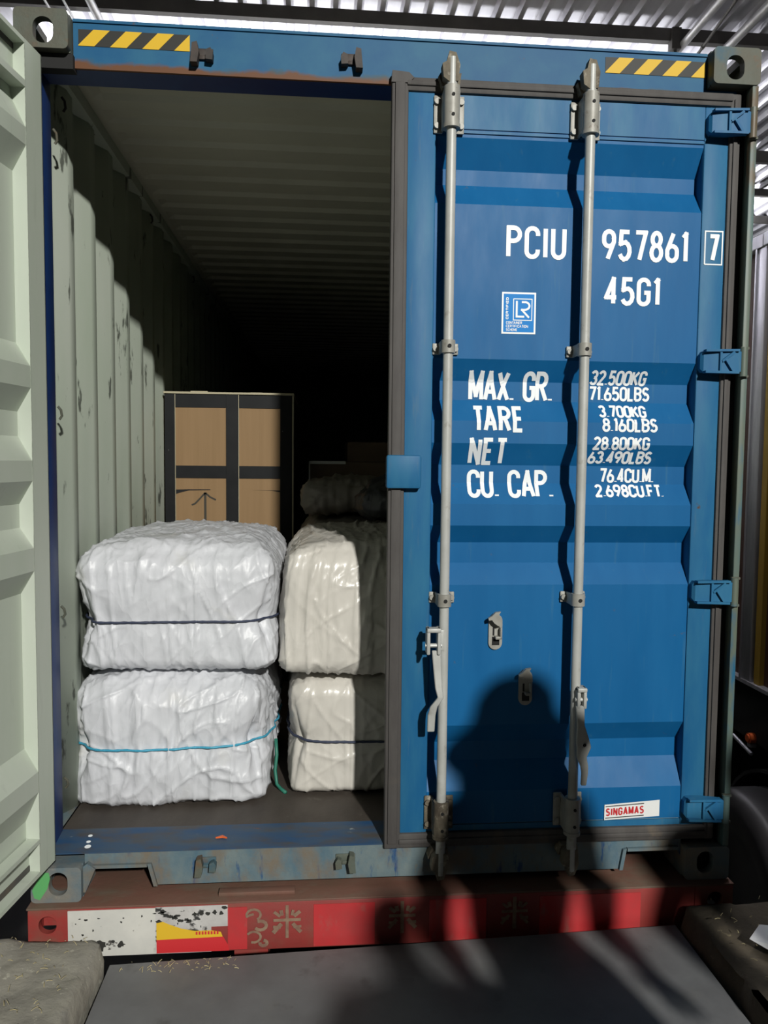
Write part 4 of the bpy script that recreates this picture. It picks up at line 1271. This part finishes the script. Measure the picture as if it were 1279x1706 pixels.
make_bale('bale', .86, 1.62, 1.50, 2.20, .182, 1.165, 6, 'dull brown bale in the shade behind the right stack', SACK, rt=.09, rb=.04, rv=.06, fold=.016, topcrown=.03, n=(40, 40, 40), group='dull sacks behind the right stack')
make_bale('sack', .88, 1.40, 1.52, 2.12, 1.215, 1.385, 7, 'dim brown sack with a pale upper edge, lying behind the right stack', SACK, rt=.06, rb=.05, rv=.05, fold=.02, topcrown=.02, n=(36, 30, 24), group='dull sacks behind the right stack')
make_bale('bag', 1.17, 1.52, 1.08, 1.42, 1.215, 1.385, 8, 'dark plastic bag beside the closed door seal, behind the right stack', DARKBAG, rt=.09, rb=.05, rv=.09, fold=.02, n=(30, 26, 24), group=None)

def crate():
    x0, x1, y, yb, z0, z1 = .062, .800, 2.0, 2.75, .172, 1.885
    C = empty('carton', (.43, 2.37, .172), 'tall cardboard carton framed in black tape with a hand-drawn arrow, by the left wall', 'carton')
    bm = new(); box(bm, x0+.004, x1-.02, y, yb, z0, z1-.01, .002)
    # sagging slit in the front
    obj('box', bm, CARD, C)
    bm = new()
    e = y-.004
    for a, b in ((x0, .118), (.412, .482), (.726, .790)): box(bm, a, b, e-.003, y+.001, z0, z1-.012, .001)
    for a, b in ((1.795, z1-.012), (1.385, 1.458)): box(bm, x0+.03, .78, e, y+.001, a, b, .001)
    box(bm, x1-.022, x1-.004, e, yb-.05, z0, z1-.012, .001)
    obj('tape', bm, TAPE, C, None, 'black tape strips')
    bm = new()
    box(bm, x0-.006, x1+.006, y-.014, yb, z1-.012, z1, .002)
    box(bm, .20, .30, y+.05, y+.25, z1, z1+.010, .002); box(bm, .55, .62, y+.04, y+.2, z1, z1+.006, .002)
    for a in (.1195, .484, ): box(bm, a, a+.003, e-.004, y, z0, z1-.012)
    box(bm, x1-.004, x1+.004, e-.006, y+.01, z0, z1-.012)
    obj('board_edge', bm, PALE, C, None, 'pale board edges')
    bm = new()
    def put(v): return Vector((v.x, y-.0012, v.y))
    ribbon(bm, [(.291, 1.0), (.290, 1.30)], .014, put)
    ribbon(bm, [(.212, 1.228), (.232, 1.236), (.262, 1.268), (.290, 1.300)], .010, put); ribbon(bm, [(.290, 1.300), (.318, 1.275), (.352, 1.258)], .010, put)
    obj('drawn_arrow', bm, INK, C, None, 'hand-drawn black arrow pointing up')
    bm = new()
    prism(bm, [(.122, 1.318), (.20, 1.3195), (.32, 1.320), (.32, 1.316), (.20, 1.313), (.16, 1.304), (.122, 1.292)], 'y', y-.0014, y-.0004)
    obj('tear', bm, BLACK, C, None, 'dark tear line')
    bm = new()
    prism(bm, [(.56, 1.318), (.725, 1.316), (.725, 1.306), (.68, 1.314)], 'y', y-.0014, y-.0004)
    obj('tear', bm, BLACK, C, None, 'dark tear line')
crate()
def far_cartons():
    c = empty('carton', (1.35, 2.6, .172), 'dark carton with a pale top edge, in the deep shade behind the sacks', 'carton')
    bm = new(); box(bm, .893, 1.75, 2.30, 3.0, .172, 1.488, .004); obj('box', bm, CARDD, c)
    bm = new(); box(bm, .89, 1.12, 2.293, 2.302, 1.474, 1.492); box(bm, .889, .897, 2.293, 2.302, .5, 1.49); obj('edge_tape', bm, STK_WHITE, c, None, 'pale tape along the edges')
    bm = new(); box(bm, 1.135, 1.8, 2.42, 2.95, 1.489, 1.617, .004)
    obj('carton', bm, CARDD, label='low brown carton lying on the dark carton, in the deep shade', cat='carton')
far_cartons()

# ------------------------------------------------------------------ people on the dock (they stand in the lamp's way)
def person(name, loc, rz, label, arms, hs=1.0):
    E = empty(name, loc, label, 'person')
    def skin(nm, verts, edges, m, root=0, sub=2):
        me = bpy.data.meshes.new(nm)
        me.from_pydata([v[0] for v in verts], edges, [])
        o = bpy.data.objects.new(nm, me); COL.objects.link(o); o.parent = E
        me.materials.append(m)
        sk = o.modifiers.new('skin', 'SKIN'); sk.use_smooth_shade = True
        for i, v in enumerate(verts):
            d = me.skin_vertices[0].data[i]
            r_ = v[1]
            d.radius = r_ if isinstance(r_, tuple) else (r_, r_)
            d.use_root = (i == root)
        s = o.modifiers.new('sub', 'SUBSURF'); s.levels = sub; s.render_levels = sub
        return o
    H = 1.72*hs
    V, Ed = [], []
    def add(p, r_, par=None):
        V.append((Vector(p)*hs, r_)); i = len(V)-1
        if par is not None: Ed.append((par, i))
        return i
    pel = add((0, 0, .92), (.155, .11))
    wa = add((0, 0, 1.06), (.14, .10), pel); ch = add((0, .0, 1.26), (.165, .115), wa); nk = add((0, 0, 1.43), (.06, .06), ch)
    hd0 = add((0, -.01, 1.50), (.058, .062), nk); hd1 = add((0, -.02, 1.60), (.078, .095), hd0); hd2 = add((0, -.01, 1.68), (.06, .075), hd1)
    nose = add((0, -.115, 1.575), (.012, .016), hd1)
    for s in (-1, 1):
        add((s*.082, 0, 1.585), (.010, .024), hd1)
        hip = add((s*.09, 0, .86), (.085, .09), pel); kn = add((s*.11, -.015, .48), (.058, .062), hip); an = add((s*.12, .01, .09), (.042, .046), kn)
        add((s*.13, -.15, .04), (.04, .03), an)
        sh = add((s*.19, 0, 1.36), (.062, .062), ch)
        el, wr, dirv = arms[s]
        e_ = add(el, (.046, .046), sh); w_ = add(wr, (.030, .030), e_)
        d = Vector(dirv).normalized()
        pm = add(Vector(wr)+d*.07, (.038, .018), w_)
        sd = Vector((1, 0, 0)) if abs(d.x) < .8 else Vector((0, 1, 0))
        for k, (of, ln) in enumerate(((-.030, .062), (-.010, .075), (.010, .070), (.030, .055))):
            b = Vector(wr)+d*.10+sd*of
            f1 = add(b, .0095, pm); f2 = add(b+d*ln*.55+Vector((0, -.004, -.004)), .0088, f1); add(b+d*ln+Vector((0, -.016, -.012)), .0075, f2)
        t1 = add(Vector(wr)+d*.045-sd*.045*s+Vector((0, -.01, 0)), .011, pm); add(Vector(wr)+d*.085-sd*.06*s+Vector((0, -.02, 0)), .009, t1)
    b = skin('body', V, Ed, SKIN)
    # clothes over the body
    def sub(pts, m, nm):
        VV, EE = [], []
        for p, r_, par in pts:
            VV.append((Vector(p)*hs, r_)); 
            if par is not None: EE.append((par, len(VV)-1))
        return skin(nm, VV, EE, m)
    P = [((0,0,.90),(.175,.13),None), ((0,0,1.06),(.165,.125),0), ((0,0,1.26),(.19,.135),1), ((0,0,1.40),(.085,.08),2)]
    for s in (-1, 1):
        el, wr, dirv = arms[s]
        i = len(P); P.append(((s*.20,0,1.36),(.078,.078),2)); P.append((el,(.060,.060),i)); P.append((Vector(wr)*.97+Vector(el)*.03,(.042,.042),i+1))
    sub(P, SHIRT, 'jacket')
    P = [((0,0,.96),(.168,.125),None), ((0,0,.90),(.17,.125),0)]
    for s in (-1, 1):
        i = len(P); P.append(((s*.095,0,.80),(.098,.10),1)); P.append(((s*.11,-.015,.48),(.074,.076),i)); P.append(((s*.12,.01,.10),(.060,.064),i+1))
    sub(P, TROUS, 'trousers')
    P = [((0,.015,1.60),(.088,.095),None), ((0,.005,1.70),(.078,.092),0)]
    sub(P, HAIR, 'hair')
    for s in (-1, 1):
        sub([((s*.12,.03,.05),(.052,.048),None), ((s*.13,-.17,.035),(.05,.033),0)], BLACK, 'shoe')
    E.rotation_euler = (0, 0, rz)
    return E
down = {-1: ((-.26, .02, 1.10), (-.25, -.06, .86), (0, -.2, -1)), 1: ((.26, .02, 1.10), (.25, -.06, .86), (0, -.2, -1))}
hips = {-1: ((-.37, .04, 1.10), (-.20, -.08, .98), (.6, -.3, -.4)), 1: ((.37, .04, 1.10), (.20, -.08, .98), (-.6, -.3, -.4))}
P2 = person('person', (2.03, -1.72, -.128), math.pi, 'person in a navy jacket and a round brimmed hat, nearest the red beam', down, 1.02)
bm = new()
n = 32
rings = []
for r_, z in ((.205, 1.600), (.210, 1.612), (.17, 1.645), (.135, 1.70), (.125, 1.76), (.10, 1.795), (.05, 1.81), (.004, 1.812)):
    rings.append([Vector((2.075+r_*math.cos(2*math.pi*k/n), -1.72+r_*math.sin(2*math.pi*k/n), z-.128+.0)) for k in range(n)])
ring_loft(bm, rings)
for v in bm.verts: v.co = Vector((2.03, -1.72, -.128)) + (v.co-Vector((2.075, -1.72, -.128)))
bmesh.ops.rotate(bm, verts=bm.verts, cent=(0, 0, 0), matrix=Matrix.Rotation(0, 3, 'Z'))
obj('hat', bm, SHIRT, P2, 40)  # unseen hat, shaped to give the head a wide domed shadow
bm = new()
bmesh.ops.create_uvsphere(bm, u_segments=24, v_segments=14, radius=1)
for v in bm.verts: v.co = Vector((2.03+v.co.x*.185, -1.72-.03+v.co.y*.14, 1.335+v.co.z*.15))
obj('shadow_hood', bm, SHIRT, P2, 'all')  # unseen lump added to fill out the shadow between hat and shoulders
person('person', (2.80, -1.98, -.05), math.pi, 'person in a navy jacket standing on the dark dock edge, arms down', down, 1.0)
person('person', (1.85, -2.60, -.125), math.pi, 'person in a navy jacket standing with hands on hips on the dock plate', hips, 1.0)
